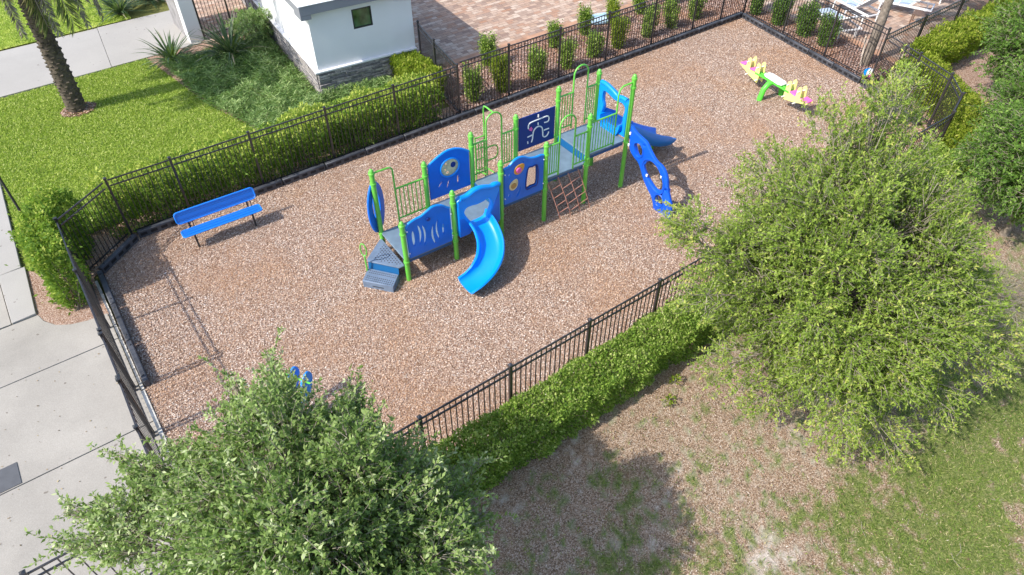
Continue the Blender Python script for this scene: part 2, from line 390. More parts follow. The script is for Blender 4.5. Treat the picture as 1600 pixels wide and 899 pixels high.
def patch_grid(name, x0, x1, y0, y1, st, m, z=-.004):
    nx = int((x1-x0)/st)+1; ny = int((y1-y0)/st)+1
    X, Y = np.meshgrid(np.linspace(x0, x1, nx), np.linspace(y0, y1, ny)); g, s = yard_maps(X.ravel(), Y.ravel())
    Z = np.array([z-.012*(1+noise.noise((x*1.3, y*1.3, 2.))) for x, y in zip(X.ravel(), Y.ravel())])
    V = np.stack([X.ravel(), Y.ravel(), Z], 1); i = np.arange(nx*ny).reshape(ny, nx)
    F = np.stack([i[:-1, :-1], i[:-1, 1:], i[1:, 1:], i[1:, :-1]], -1).reshape(-1, 4)
    me = fast_mesh(V, F)
    for nm, a in (('grass', g), ('sand', s)):
        at = me.attributes.new(nm, 'FLOAT', 'POINT'); at.data.foreach_set('value', a.astype(np.float32))
    me.shade_smooth(); return tag(link(name, me, m), kind='structure')
GREEN = [(2.7, 3.9, .35, .7), (3.95, 2.95, .4, .8), (5.3, 2.1, .55, .9), (9.3, -.1, .95, 1.5), (9.2, .9, .8, .6), (7.6, 2.15, .35, .45), (6.5, 4.1, .2, .4), (5.1, 3.95, .22, .5),
         (5.6, 3.7, .25, .5), (7.0, 1.0, .7, .7), (11.6, .2, 1.0, .9), (8.1, .5, .7, .6), (12.5, 1.6, 1.4, .7), (7.6, -.5, .9, .9), (4.7, 3.3, .3, .6), (10.5, 1.4, .8, .6), (14.5, .5, 2.5, .8), (4.6, 1.6, .7, .9), (3.2, 2.2, .5, .6)]
SAND = [(5.3, 3.1, .28, .9), (4.3, 2.95, .22, 1.2), (4.78, 2.65, .18, 1.2), (6.1, 1.4, .35, 1.2), (6.2, 3.3, .2, .8), (8.2, 2.5, .45, .9), (10.2, -.2, .35, 1.1), (10.45, 1.0, .35, .9), (4.9, 4.6, .25, .7), (6.6, 1.9, .6, .4), (3.2, 4.6, .15, .9), (5.6, 1.3, .4, .9), (3.6, 2.6, .3, .7)]
def yard_maps(x, y):
    n1 = np.array([noise.fractal((a*1.1, b*1.1, 0.), .7, 2., 5) for a, b in zip(x, y)])
    n2 = np.array([noise.fractal((a*6+9, b*6, 4.), .6, 2., 5) for a, b in zip(x, y)])
    g = np.zeros(len(x)); s = np.zeros(len(x))
    for cx, cy, r, k in GREEN: g += k*np.exp(-((x-cx)**2+(y-cy)**2)/(2*r*r))
    for cx, cy, r, k in SAND: s += k*np.exp(-((x-cx)**2+(y-cy)**2)/(2*r*r))
    base_g = np.clip((x-4.5)/9, 0, .45)*.26
    g = np.clip((g*.55+base_g+n1*.7+n2*1.0-.40)*2.2, 0, .92); s = np.clip((s*.5+n1*.4+n2*1.2-.36)*2.0, 0, .9)
    return g, s*(1-g*.6)
patch_grid('yard_ground', -.9, 26, -7, 5.78, .09, M['yard'])
sheet('side_ground', [(18.5, 5.78), (26, 5.78), (40, 8.4), (40, 9.4), (21.2, 9.4), (20.1, 7.0)], -.01, M['mulch'])
# worn yard litter and grass tufts
n = 60000; p = np.stack([rng.uniform(.5, 13, n), rng.uniform(-2, 5.75, n)], 1); g, s = yard_maps(p[:, 0], p[:, 1])
k = rng.random(n) < (1-g)*(1-s)*.9+.05; q = p[k]
a = rng.uniform(0, 6.28, len(q)); D = unit(np.stack([np.cos(a), np.sin(a), rng.normal(0, .2, len(q))], 1)); P = np.concatenate([q, rng.uniform(0, .015, (len(q), 1))], 1)
V, F, r_ = leaf_arrays(P, D, rng.uniform(.015, .05, len(q)), rng.uniform(.004, .013, len(q)), 2)
tag(link('leaf_litter', fast_mesh(V, F, r_), chip_mat('dead_litter', [(0, (.10, .06, .035)), (.45, (.34, .215, .13)), (.8, (.55, .40, .28)), (1, (.85, .77, .67))])), 'brown leaf litter and old chips on the bare yard', 'leaf litter', kind='stuff')
n = 150000; p = np.stack([rng.uniform(1.5, 15, n), rng.uniform(-3, 4.9, n)], 1); g, s = yard_maps(p[:, 0], p[:, 1])
blades('yard_grass', 'patchy green and straw grass growing on the worn yard', 'grass', p[rng.random(n) < g*.9+.012], (.035, .10), (.005, .014), YB, .9)
# left lawn, groundcover bed
LAWN = [(-2.05, 15.6), (-1.0, 15.6), (-1.0, 16.2), (4.8, 16.2), (4.25, 18.9), (3.75, 20.6), (3.1, 24.95), (-1.85, 24.75), (-1.95, 20.3)]
sheet('lawn', LAWN, .0, M['lawn'])
blades('lawn_grass', 'bright green mown lawn grass between driveway and planting bed', 'grass', scatter_poly(LAWN, 150000), (.04, .10), (.009, .022), GB, .8)
BED = [(4.8, 16.2), (9.3, 16.2), (10.2, 19.0), (6.6, 19.0), (7.3, 25.3), (3.4, 25.2), (3.1, 24.95), (3.75, 20.6), (4.25, 18.9)]
sheet('planting_bed', BED, .0, M['mulch'])
sheet('hedge_bed', [(-2.15, 13.9), (-1.9, 13.42), (-1.5, 13.2), (-.9, 13.1), (-.9, 14.5), (.25, 15.4), (9.6, 15.4), (9.6, 16.2), (-1, 16.2), (-1., 15.6), (-2.08, 15.6)], .0, M['mulch'])
LWN2 = [(-6, 28.55), (1.7, 28.7), (3.6, 28.75), (3.8, 60), (-40, 60), (-40, 28.4)]
sheet('far_lawn', LWN2, .0, M['lawn'])
blades('far_lawn_grass', 'sunny green lawn grass beyond the sidewalk', 'grass', scatter_poly([(-2, 28.6), (3.6, 28.75), (3.8, 36), (-2, 36)], 30000), (.05, .1), (.012, .025), GB, .8)
b = MB()
for x0, x1, y0, y1 in ((-9, -1.33, 24.85, 28.4), (-1.32, 2.0, 24.9, 28.5), (2.015, 5.0, 25.0, 28.6)):
    b.prism([(x0, y0), (x1, y0+.05), (x1+.35, y1), (x0+.35, y1-.05)], -.08, .03)
tag(b.build('sidewalk', M['walk'], bevel=.008), kind='structure')
# driveway slabs (real joints between them)
b = MB()
ys = [(-6, .9), (.915, 3.9), (3.915, 7.0), (7.015, 9.74), (9.755, 12.25), (12.265, 13.95)]
for y0, y1 in ys:
    if y1 < 13.2:
        b.prism([(-14, y0-.05), (-.93, y0), (-.93, y1), (-14, y1-.05)], -.1, .012)
    else:
        b.prism([(-14, y0-.05), (-.93, y0), (-.93, 13.14), (-1.3, 13.16), (-1.62, 13.25), (-1.88, 13.42), (-2.06, 13.7), (-2.12, y1), (-14, y1-.05)], -.1, .012)
for y0, y1 in ((13.965, 17.0), (17.015, 20.5), (20.515, 24.8), ):
    b.prism([(-14, y0), (-2.62, y0+.02), (-2.62, y1+.02), (-14, y1)], -.1, .012)
tag(b.build('driveway', M['concrete'], bevel=.006), kind='structure')
b = MB()
for y0, y1 in ((13.975, 15.75), (15.765, 20.5), (20.515, 24.8)):
    b.prism([(-2.6, y0), (-2.14+.0*(y0-14), y0), (-2.1+(y1-14)*.02, y1), (-2.6, y1)], -.1, .05)
tag(b.build('kerb', M['walk'], bevel=.01), kind='structure')
b = MB(); b.box((-3.3, 10.02, .018), (.42, .5, .012), .0)  # thin dark grey square laid on the slab
tag(b.build('driveway_square', mat('driveway_square_grey', (.085, .088, .095), .7, 0, .12, 8), bevel=.002), 'flat dark grey square on the driveway slab beside its joint', 'cover plate')
# pool deck and mulch bed
sheet('mulch_bed', [(9.45, 15.36), (22.05, 15.36), (20.9, 9.5), (23.0, 9.4), (23.3, 11.5), (23.0, 15.2), (24.5, 18.45), (11.1, 18.45), (10.2, 19.3)], -.002, M['mulch'])
chips('bed_wood_chips', 'reddish wood chips in the bed between fence and pavers', 'wood chips', [(9.45, 15.5), (22.1, 15.5), (21.0, 9.5), (23.0, 9.4), (23.3, 11.5), (23.0, 15.2), (24.5, 18.4), (11.1, 18.4), (10.0, 18.3)], 80000, M['bed_chips'], (.04, .09), (.016, .034))
sheet('pool_deck', [(10.0, 18.7), (24.8, 18.7), (23.35, 15.2), (23.6, 11.5), (23.3, 9.5), (60, 9.9), (60, 70), (3.2, 70), (5.1, 28.8), (5.1, 24.9), (8, 24.9)], .03, M['paver'])
b = MB(); b.prism([(10.9, 18.42), (24.65, 18.42), (24.8, 18.7), (10.9, 18.7)], -.05, .034)
b.prism([(23.05, 9.45), (23.3, 9.45), (23.6, 11.5), (23.35, 15.2), (24.8, 18.7), (24.5, 18.42), (23.08, 15.2), (23.33, 11.5)], -.05, .036)
tag(b.build('paver_border', M['paver_edge']), kind='structure')

# ------------------------------------------------------------------ building with stone base
BO = Matrix.Translation((6.78, 19.0, 0)) @ Matrix.Rotation(R(-5), 4, 'Z')
bld = thing('pool_house', 'white stucco building with grey stacked stone base and flat white roof', 'building', (6.78, 19.0, 0), R(-5))
BW, BL = 3.22, 9.0
def bpart(b, name, m, parent=None, **k):
    me = b.mesh(**k)
    o = link(name, me, m, parent or bld, world=False); return o
b = MB()
wx0, wx1, wz0, wz1 = 1.31, 1.92, 1.84, 2.42
# front wall in pieces round the window opening, then sides and back
for x0, x1, z0, z1 in ((0.14, wx0, .0, 2.62), (wx1, BW, .0, 2.62), (wx0, wx1, .0, wz0), (wx0, wx1, wz1, 2.62)): b.box(((x0+x1)/2, .07, (z0+z1)/2), (x1-x0, .14, z1-z0))
b.box((.07, BL/2, 1.31), (.14, BL, 2.62)); b.box((BW-.07, BL/2+.07, 1.31), (.14, BL-.14, 2.62)); b.box((BW/2, BL-.07, 1.31), (BW-.28, .14, 2.62))
bpart(b, 'wall', M['stucco'])
b = MB()
for z0 in [i*.073 for i in range(11)]:
    x = -.06
    while x < BW:
        L = random.uniform(.15, .55); e = min(x+L, BW); b.box(((x+e)/2, -.045+random.uniform(-.018, .012), z0+.036), (e-x-.006, .085, .067)); x = e
    y = .0
    while y < BL:
        L = random.uniform(.15, .55); e = min(y+L, BL); b.box((-.045+random.uniform(-.018, .012), (y+e)/2, z0+.036), (.085, e-y-.006, .067)); y = e
m, n, bb = base('stacked_stone', .9, .2); tc = n.nodes.new('ShaderNodeTexCoord')
gi = n.nodes.new('ShaderNodeNewGeometry')
c = ramp(n, gi.outputs['Random Per Island'], [(0, (.17, .16, .17)), (.35, (.30, .28, .28)), (.7, (.38, .345, .32)), (1, (.5, .46, .43))])
c = mix(n, 1, c, ramp(n, nz(n, 14, 5, tc.outputs['Object']), [(.3, (.6, .6, .6)), (.7, (1.15, 1.15, 1.15))]), 'MULTIPLY')
n.links.new(c, bb.inputs['Base Color']); bumpn(n, bb, nz(n, 22, 5, tc.outputs['Object']), .8, .03)
M['stone'] = m
bpart(b, 'stone_base', M['stone'], bevel=.008)
b = MB(); b.box((BW/2-.06, -.055, .835), (BW+.13, .11, .055)); b.box((-.055, BL/2, .835), (.11, BL-.002, .052)); bpart(b, 'stone_cap', M['stucco'], bevel=.008)
b = MB(); b.box((BW/2, BL/2, 2.76), (BW+.5, BL+.5, .26)); ro = bpart(b, 'roof', M['fascia'])
b = MB(); b.box((BW/2, BL/2, 2.905), (BW+.56, BL+.56, .03)); bpart(b, 'roof_top', M['roof'], bevel=.008)
b = MB(); b.prism([(-.25, -.25), (.05, -.25), (.0, .35), (-.25, .35)], 2.50, 2.625); bpart(b, 'eave_block', M['fascia'])
b = MB()
for x0, x1, z0, z1 in ((wx0, wx1, wz0, wz0+.035), (wx0, wx1, wz1-.035, wz1), (wx0, wx0+.035, wz0+.035, wz1-.035), (wx1-.035, wx1, wz0+.035, wz1-.035)):
    b.box(((x0+x1)/2, .03, (z0+z1)/2), (x1-x0, .06, z1-z0))
wn = bpart(b, 'window', M['frame_dark']); b = MB(); b.box(((wx0+wx1)/2, .05, (wz0+wz1)/2), (wx1-wx0-.06, .012, wz1-wz0-.06)); bpart(b, 'pane', M['glass'], wn)
# pillar by the walk and gate
pl_ = thing('gate_pillar', 'tall white stucco pillar with stone side beside the sidewalk', 'pillar', (4.9, 25.2, 0))
b = MB(); b.box((4.92, 25.42, 1.6), (.46, .44, 3.2)); b.build('pillar_shaft', M['stucco'], pl_, bevel=.01)
b = MB(); b.box((4.9, 26.45, 1.55), (.36, 1.62, 3.1)); b.build('stone_wing', mat('weathered_grey_wall', (.24, .23, .23), .9, 0, .3, 3, .3), pl_)
b = MB(); b.box((4.9, 26.0, 3.25), (.6, 2.6, .1)); b.build('pillar_cap', M['fascia'], pl_)

# ------------------------------------------------------------------ fences
def fence(label, pts, h=1.6, step=.112, pk=.016, name='metal_fence', posts=None, cap=True, group=None):
    t = thing(name, label, 'fence', (pts[0][0], pts[0][1], 0), group=group)
    for (x0, y0), (x1, y1) in zip(pts, pts[1:]):
        L = math.hypot(x1-x0, y1-y0); dx, dy = (x1-x0)/L, (y1-y0)/L; n = max(2, int(round(L/step)))
        b = MB(); e = .035
        for z in (h-.02, h-.17, .14):
            b.bar((x0+dx*e, y0+dy*e, z), (x1-dx*e, y1-dy*e, z), .024, .028)
        for i in range(1, n):
            f = i/n*L; b.bar((x0+dx*f, y0+dy*f, .05), (x0+dx*f, y0+dy*f, h-.04), pk, pk)
        b.build('panel', M['fence'], t)
    for (x, y) in (posts or pts):
        b = MB(); b.box((x, y, (h+.03)/2), (.052, .052, h+.03)); p = b.build('post', M['fence'], t)
        if cap:
            b = MB(); b.box((x, y, h+.042), (.072, .072, .02)); b.add([(x-.03, y-.03, h+.052), (x+.03, y-.03, h+.052), (x+.03, y+.03, h+.052), (x-.03, y+.03, h+.052), (x, y, h+.075)], [(0, 1, 4), (1, 2, 4), (2, 3, 4), (3, 0, 4)])
            b.build('post_cap', M['fence'], p)
    return t
yb = 15.47
fence('long black metal fence along the back hedge, from the bench corner to the pavers', [(.2, yb), (1.6, yb), (3.47, yb), (5.47, yb), (7.46, yb), (9.5, yb)], 1.62)
fence('long black metal fence in front of the row of upright shrubs and pavers', [(9.56, yb), (11.3, yb), (13.25, yb), (15.25, yb), (17.35, yb), (19.4, yb), (20.9, yb), (22.22, yb)], 1.72, posts=[(11.3, yb), (13.25, yb), (15.25, yb), (17.35, yb), (19.4, yb), (20.9, yb), (22.22, yb)])
fence('short diagonal black fence panel across the corner left of the blue bench', [(-.98, 14.6), (.15, yb)], 1.6, posts=[(-.98, 14.6)])
fence('black metal fence at the driveway end, between corner hedge and gate', [(-.98, 14.54), (-1.0, 12.66), (-1.0, 10.75)], 1.6, .135, .010, posts=[(-1.0, 12.66), (-1.0, 10.75)])
fence('black metal playground gate facing the concrete driveway', [(-1.01, 10.66), (-1.01, 9.48)], 1.58, .135, .010, name='playground_gate')
fence('black metal fence behind the lower left tree, continuing from the gate', [(-1.02, 9.4), (-1.04, 8.28), (-1.04, 7.0), (-1.04, 5.86)], 1.6, .135, .010)
fence('short black metal fence spur standing on the concrete at the lower left corner', [(-2.83, 6.8), (-1.12, 6.8)], 1.6, step=.2)
fence('black metal fence above the trimmed hedge on the near side of the playground', [(-.95+i*1.745, 5.85) for i in range(12)], 1.6, posts=[(-.95+i*1.745, 5.85) for i in range(1, 12)])
fence('black metal fence on the right end before the white loungers', [(22.2, 15.4), (21.85, 13.4), (21.5, 11.45), (21.15, 9.5)], 1.75, posts=[(21.85, 13.4), (21.5, 11.45), (21.15, 9.5)])
fence('black metal fence panel curving round the far right corner of the playground', [(21.12, 9.42), (20.65, 8.15), (20.15, 6.95), (19.3, 6.2), (18.32, 5.9)], 1.62, posts=[(20.65, 8.15), (20.15, 6.95), (19.3, 6.2)])
fence('black metal pool fence running to the right edge behind the sunny hedge', [(21.2, 9.5), (23.4, 9.55), (25.8, 9.6), (28.2, 9.65), (30.6, 9.7), (33, 9.75)], 1.6, posts=[(23.4, 9.55), (25.8, 9.6), (28.2, 9.65), (30.6, 9.7), (33, 9.75)])
fence('black metal fence between the square golden hedge and the grey pavers', [(9.52, 15.54), (9.83, 17.25), (10.12, 18.66)], 1.62, posts=[(9.83, 17.25), (10.12, 18.66)])
fence('tall black metal gate between white pillar and stone base building', [(5.2, 25.3), (6.25, 25.35), (7.3, 25.4)], 2.3, name='entrance_gate')

# ------------------------------------------------------------------ playground border timbers
def border(label, a, b_, group='black plastic border runs round the wood chips'):
    (x0, y0), (x1, y1) = a, b_; L = math.hypot(x1-x0, y1-y0); n = max(1, round(L/1.2)); rz = math.atan2(y1-y0, x1-x0)
    t = thing('border_edging', label, 'edging', (x0, y0, 0), rz, group)
    for i in range(n):
        s = L/n*i+.012; e = L/n*(i+1)-.012; wz = random.uniform(-.004, .004)
        bb = MB(); bb.prism([(s, -.055+wz), (e, -.055+wz*.3), (e, .055+wz*.3), (s, .055+wz)], 0, .2)
        o = link('border_timber', bb.mesh(bevel=.018), M['kerb'], t, world=False)
        bb = MB(); k = 5
        for j in range(k):
            c_ = s+(e-s)*(j+.5)/k
            for sd in (-1, 1): bb.box((c_, sd*.056, .11), ((e-s)/k*.62, .006, .07))
        add_pattern(o, bb.mesh(), M['kerb_dark'])
        for j in (.12, .88):
            bb = MB(); bb.lathe((s+(e-s)*j, 0, .2), [(.022, 0), (.022, .008), (.012, .014)], 10); link('stake_head', bb.mesh(), M['dark_steel'], o, world=False)
border('long straight run of black plastic edging below the back fence', (.3, 15.32), (21.95, 15.32))
border('short diagonal run of black plastic edging at the left corner', (-.72, 14.48), (.26, 15.28))
border('black plastic edging beside the driveway fence, ending at the gate', (-.74, 14.42), (-.78, 10.6))
border('black plastic edging below the right end fence by the loungers', (21.93, 15.26), (20.86, 9.66))
border('black plastic edging at the far right corner, partly under the tree', (20.84, 9.6), (19.95, 7.12))
b = MB()
y = 14.3
while y > 10.7: L = random.uniform(.1, .22); b.box((-.885+random.uniform(-.006, .006), y-L/2, .02), (.055, L-.012, .04+random.uniform(0, .02))); y -= L
b.box((-.90, 9.5, .02), (.07, 2.1, .045))
tag(b.build('gate_sill_stones', mat('pale_limestone', (.55, .52, .46), .9, 0, .3, 8)), 'thin line of pale edging stones between driveway fence and black border', 'edging stones')

# ------------------------------------------------------------------ play structure
SZ = R(-1.7)
ps = thing('play_structure', 'green and blue play structure with decks, panels and two slides', 'play structure', (4.73, 10.26, 0), SZ)
B = 1.24; W = 1.2; PR = .056
def lp(b, name, m, parent=None, **k): return link(name, b.mesh(**k), m, parent or ps, world=False)
near_top = [1.62, 1.90, 2.18, 2.20, 2.50, 3.10]; back_top = [2.24, 1.96, 2.28, 2.32, 2.66, 2.74]
DZ = [.58, .78, .98, 1.18, 1.38]
def post(x, y, h, rings):
    b = MB(); b.tube([(x, y, -.2), (x, y, h-.1)], PR, 18); p = lp(b, 'post', M['green'])
    b = MB(); b.lathe((x, y, h-.12), [(PR+.012, 0), (PR+.014, .015), (PR+.012, .04), (PR, .05), (PR*.9, .09), (PR*.6, .12), (.012, .135)], 18); lp(b, 'post_cap', M['green'], p)
    for z in rings:
        b = MB(); b.lathe((x, y, z-.028), [(PR+.001, 0), (PR+.013, .006), (PR+.013, .05), (PR+.001, .056)], 18); lp(b, 'clamp_ring', M['green'], p)
for i in range(6):
    dl = DZ[max(0, i-1)]; dr = DZ[min(4, i)]
    post(i*B, 0, near_top[i], sorted({round(dl-.05, 2), round(dr-.05, 2), round(near_top[i]-.32, 2)}) )
    post(i*B, W, back_top[i], sorted({round(dl-.05, 2), round(dr-.05, 2), round(back_top[i]-.36, 2)}))
for i in range(5):
    b = MB(); x0, x1 = i*B+.0+(.01 if i else -.02), (i+1)*B-.01; z = DZ[i]
    b.prism([(x0, .075), (x0+.07, .02), (x1-.07, .02), (x1, .075), (x1, W-.075), (x1-.07, W-.02), (x0+.07, W-.02), (x0, W-.075)], z-.05, z)
    d = lp(b, 'deck', M['deck'], bevel=.008)
    b = MB(); b.box(((x0+x1)/2, .03, z-.085), (x1-x0-.16, .012, .07)); b.box(((x0+x1)/2, W-.03, z-.085), (x1-x0-.16, .012, .07))
    for k in (.25, .5, .75): b.box(((x0+x1)/2, W*k, z-.075), (x1-x0-.05, .04, .05))
    lp(b, 'deck_rim', M['deck_edge'], d)
    if i:
        b = MB(); b.box((i*B, W/2, z-.12), (.015, W-.14, .19)); lp(b, 'riser', M['teal'])
def tb(name, pts, r=.021, m='green', parent=None, n=8, closed=False):
    b = MB(); b.tube(pts, r, n, closed); return lp(b, name, M[m], parent)
def arcp(c, r, a0, a1, y, n=10, ry=None): return [(c[0]+r*math.cos(R(a0+(a1-a0)*k/n)), y, c[1]+(ry or r)*math.sin(R(a0+(a1-a0)*k/n))) for k in range(n+1)]
def bars(x0, x1, z0, z1, y, n, name='railing'):
    b = MB(); b.tube([(x0, y, z1), (x1, y, z1)], .021, 8); b.tube([(x0, y, z0), (x1, y, z0)], .018, 8)
    for k in range(n):
        x = x0+(x1-x0)*(k+1)/(n+1); b.tube([(x, y, z0), (x, y, z1)], .013, 6)
    return lp(b, name, M['green'])
# bay 1 back: handhold loop and railing
bars(.48, B-.05, .74, 1.55, W, 6)
tb('handhold', [(.04, W, 2.14), (.38, W, 2.14), (.44, W, 2.12), (.48, W, 2.06), (.48, W, .60)])
# bay 3 back: climber opening between railings, bay 5 back arch, bay 4 near arch
bars(2*B+.05, 2.89, 1.12, 1.95, W, 4); bars(3.32, 3*B-.05, 1.12, 1.95, W, 4)
tb('arch', [(2.89, W, 1.0)]+arcp((3.105, 2.36), .215, 180, 0, W)+[(3.32, W, 1.0)])
oy = W+.42
b = MB(); b.tube([(3.1, oy, 0), (3.1, oy, 2.48), (3.1, oy-.03, 2.56), (3.1, oy-.12, 2.58), (3.1, W, 2.575)], .018, 8)
for z in (.28, .58, .88, 1.18, 1.48, 1.78): b.tube([(2.84, oy, z), (3.1, oy, z)], .016, 8)
b.tube([(2.84, oy, .24), (2.84, oy, 1.82)], .016, 8); b.tube([(3.1, oy, .9), (3.1, W, .96)], .016, 8); b.tube([(2.84, oy, .9), (2.89, W, .98)], .016, 8)
b.tube([(3.1, oy, 1.42), (3.36, oy, 1.42), (3.44, oy, 1.39), (3.48, oy, 1.31), (3.48, oy, 1.16), (3.44, oy, 1.08), (3.36, oy, 1.05), (3.1, oy, 1.05)], .017, 8)
lp(b, 'loop_climber', M['green'])
bars(4*B+.05, 5.41, 1.50, 2.38, W, 4); bars(5.84, 5*B-.05, 1.50, 2.38, W, 4)
tb('arch', [(5.41, W, 1.40)]+arcp((5.625, 2.80), .215, 180, 0, W)+[(5.84, W, 1.40)])
bars(3*B+.05, 4.09, 1.30, 2.07, 0, 4); bars(4.53, 4*B-.05, 1.30, 2.07, 0, 3)
tb('arch', [(4.09, 0, 1.20)]+arcp((4.31, 2.46), .22, 180, 0, 0)+[(4.53, 0, 1.20)])
bars(4*B+.05, 5.76, 1.46, 2.26, 0, 8)
tb('handhold', [(5.76, 0, 1.40), (5.76, 0, 2.72), (5.79, 0, 2.84), (5.88, 0, 2.91), (6.16, 0, 2.92)])
# panels
def slot(cx, cz, L, w_, bend=0, rot=0):
    ps_ = []
    for k in range(9): t = k/8*2-1; ps_.append((bend*(1-t*t)+w_*(1-t*t)**.5/2, t*L/2))
    for k in range(1, 8): t = 1-k/8*2; ps_.append((bend*(1-t*t)-w_*(1-t*t)**.5/2, t*L/2))
    return [(cx+x*math.cos(rot)-z*math.sin(rot), cz+x*math.sin(rot)+z*math.cos(rot)) for x, z in ps_]
out = [(.085, .60), (.075, 1.42)]+[tuple(v) for v in cat_rom([(.15, 1.51), (.30, 1.56), (.45, 1.575), (.6, 1.64), (.76, 1.70), (.95, 1.65), (1.06, 1.56), (1.14, 1.50)], 4, False)]+[(1.15, .60)]
hl = [slot(.225, 1.09, .42, .075, .0, .03), slot(.35, 1.12, .54, .06, .05), slot(.455, 1.06, .56, .055, .05), slot(.73, .98, .56, .055, -.05, .03), slot(.84, 1.07, .56, .05, -.05, .02), slot(.95, 1.02, .30, .05, 0)]
p = plate('slotted_panel', out, hl, .05, M['blue'], ps, 0)
b = MB(); b.tube(cat_rom([(x, -.004, z) for x, z in out[1:-1]], 1, False), .026, 8); lp(b, 'rim', M['blue_light'], p)
b = MB(); b.lathe((0, 0, 0), [(.045, 0), (.045, .03), (.02, .04)], 14); me = b.mesh(); me.transform(Matrix.Translation((.60, -.03, 1.46)) @ Matrix.Rotation(R(90), 4, 'X')); link('knob', me, M['navy'], p, world=False)
# rear dome panel with bubble window
out = [(1.32, .90), (1.32, 1.80)]+[tuple(v) for v in cat_rom([(1.36, 1.84), (1.53, 1.93), (1.72, 2.01), (1.87, 2.04), (2.05, 2.02), (2.22, 1.95), (2.36, 1.86)], 4, False)]+[(2.40, 1.82), (2.40, .90)]
p = plate('bubble_panel', out, [ell(1.87, 1.60, .235, .225, 24)]+[slot(1.60, 1.22, .23, .05, 0, R(-35)), slot(1.80, 1.15, .24, .05, 0, R(-18)), slot(2.07, 1.19, .25, .05, 0, 0)], .05, M['blue'], ps, W)
b = MB(); b.tube([(x, W-.004, z) for x, z in out[1:-1]], .026, 8); lp(b, 'rim', M['blue_light'], p)
b = MB(); b.tube([(x, W-.03, z) for x, z in ell(1.87, 1.60, .245, .235, 28)], .02, 8, True); lp(b, 'window_ring', M['blue_light'], p)
plate('bubble_window', ell(1.87, 1.60, .236, .226, 24), [ell(1.97, 1.63, .062, .07, 14), ell(1.79, 1.70, .028, .03, 10), ell(1.76, 1.56, .022, .022, 10), ell(1.81, 1.47, .04, .035, 10)], .015, M['cream'], p, W)
plate('bubble_disc', ell(1.97, 1.63, .066, .074, 14), [], .03, M['navy'], p, W, .004)
# window panel on the near side
out = [(2.56, .97), (2.56, 1.93)]+[tuple(v) for v in cat_rom([(2.60, 1.94), (2.70, 1.96), (2.82, 2.05), (2.96, 2.09), (3.1, 2.05), (3.24, 1.97), (3.40, 1.93), (3.56, 1.93)], 4, False)]+[(3.64, 1.90), (3.64, .97)]
def drop(cx, cz, r, rot):
    o = []
    for k in range(20):
        t = 2*math.pi*k/20; rr = r*(1+.28*max(0, math.cos(t))**3); x = rr*math.cos(t); z = r*.86*math.sin(t); o.append((cx+x*math.cos(rot)-z*math.sin(rot), cz+x*math.sin(rot)+z*math.cos(rot)))
    return o
win = [(3.15, 1.20), (3.19, 1.70), (3.32, 1.73), (3.46, 1.70), (3.47, 1.22), (3.32, 1.18)]
p = plate('window_panel', out, [[tuple(v) for v in cat_rom(win, 4)], slot(2.95, 1.18, .28, .05, 0, R(-25)), slot(2.70, 1.73, .09, .05), slot(2.69, 1.18, .09, .05), slot(3.06, 1.93, .09, .04, 0, R(-30))], .05, M['blue'], ps, 0)
b = MB(); b.tube([(x, -.004, z) for x, z in out[1:-1]], .026, 8); lp(b, 'rim', M['blue_light'], p)
b = MB(); b.tube([(v[0], -.03, v[1]) for v in cat_rom(win, 4)], .016, 8, True); lp(b, 'window_frame', M['navy'], p)
plate('mirror', [tuple(v) for v in cat_rom([(cx_*.99+.033, z_) for cx_, z_ in win], 4)], [], .012, M['mirror'], p, .012, .002)
q = plate('drop_ring', drop(2.94, 1.80, .135, R(35)), [ell(2.93, 1.79, .07, .07, 14)], .02, M['orange'], p, -.035)
plate('dial', ell(2.93, 1.79, .068, .068, 16), [], .05, M['pink'], q, -.045)
q = plate('drop_ring', drop(2.80, 1.43, .13, R(60)), [ell(2.80, 1.42, .075, .075, 14)], .02, M['cream'], p, -.035)
plate('dial', ell(2.80, 1.42, .073, .073, 16), [], .03, mat('amber_dial', (.42, .25, .08), .5), q, -.038)
# maze panel
p = plate('maze_panel', [(3.80, 1.30), (3.80, 2.18), (4.87, 2.18), (4.87, 1.30)], [], .03, M['navy'], ps, W)
def path(pts, sm=True):
    P = [(x, W-.02, z) for x, z in pts]
    b = MB(); b.tube(cat_rom(P, 5, False) if sm else P, .017, 6); lp(b, 'maze_groove', M['white'], p)
path([(4.075, 1.84), (4.07, 1.90), (4.09, 1.96), (4.16, 1.99), (4.40, 2.0), (4.60, 2.005), (4.67, 1.97), (4.68, 1.89), (4.64, 1.85), (4.54, 1.855)])
path([(4.17, 1.44), (4.20, 1.52), (4.215, 1.65), (4.24, 1.74), (4.31, 1.80), (4.40, 1.80), (4.48, 1.74), (4.505, 1.62), (4.515, 1.51), (4.56, 1.455), (4.63, 1.46), (4.68, 1.52), (4.685, 1.56)])
path([(4.535, 1.645), (4.69, 1.65)], False); path([(4.05, 1.62), (4.20, 1.635)], False); path([(4.36, 2.13), (4.36, 2.06)], False); path([(4.36, 1.92), (4.36, 1.85)], False); path([(4.06, 1.50), (4.065, 1.44)], False)
b = MB(); b.box((4.15, W-.025, 1.80), (.07, .02, .07), 0, (R(30), 'Y')); b.box((4.13, W-.024, 1.83), (.09, .015, .03), 0, (R(-40), 'Y')); lp(b, 'maze_slider', M['pink'], p)
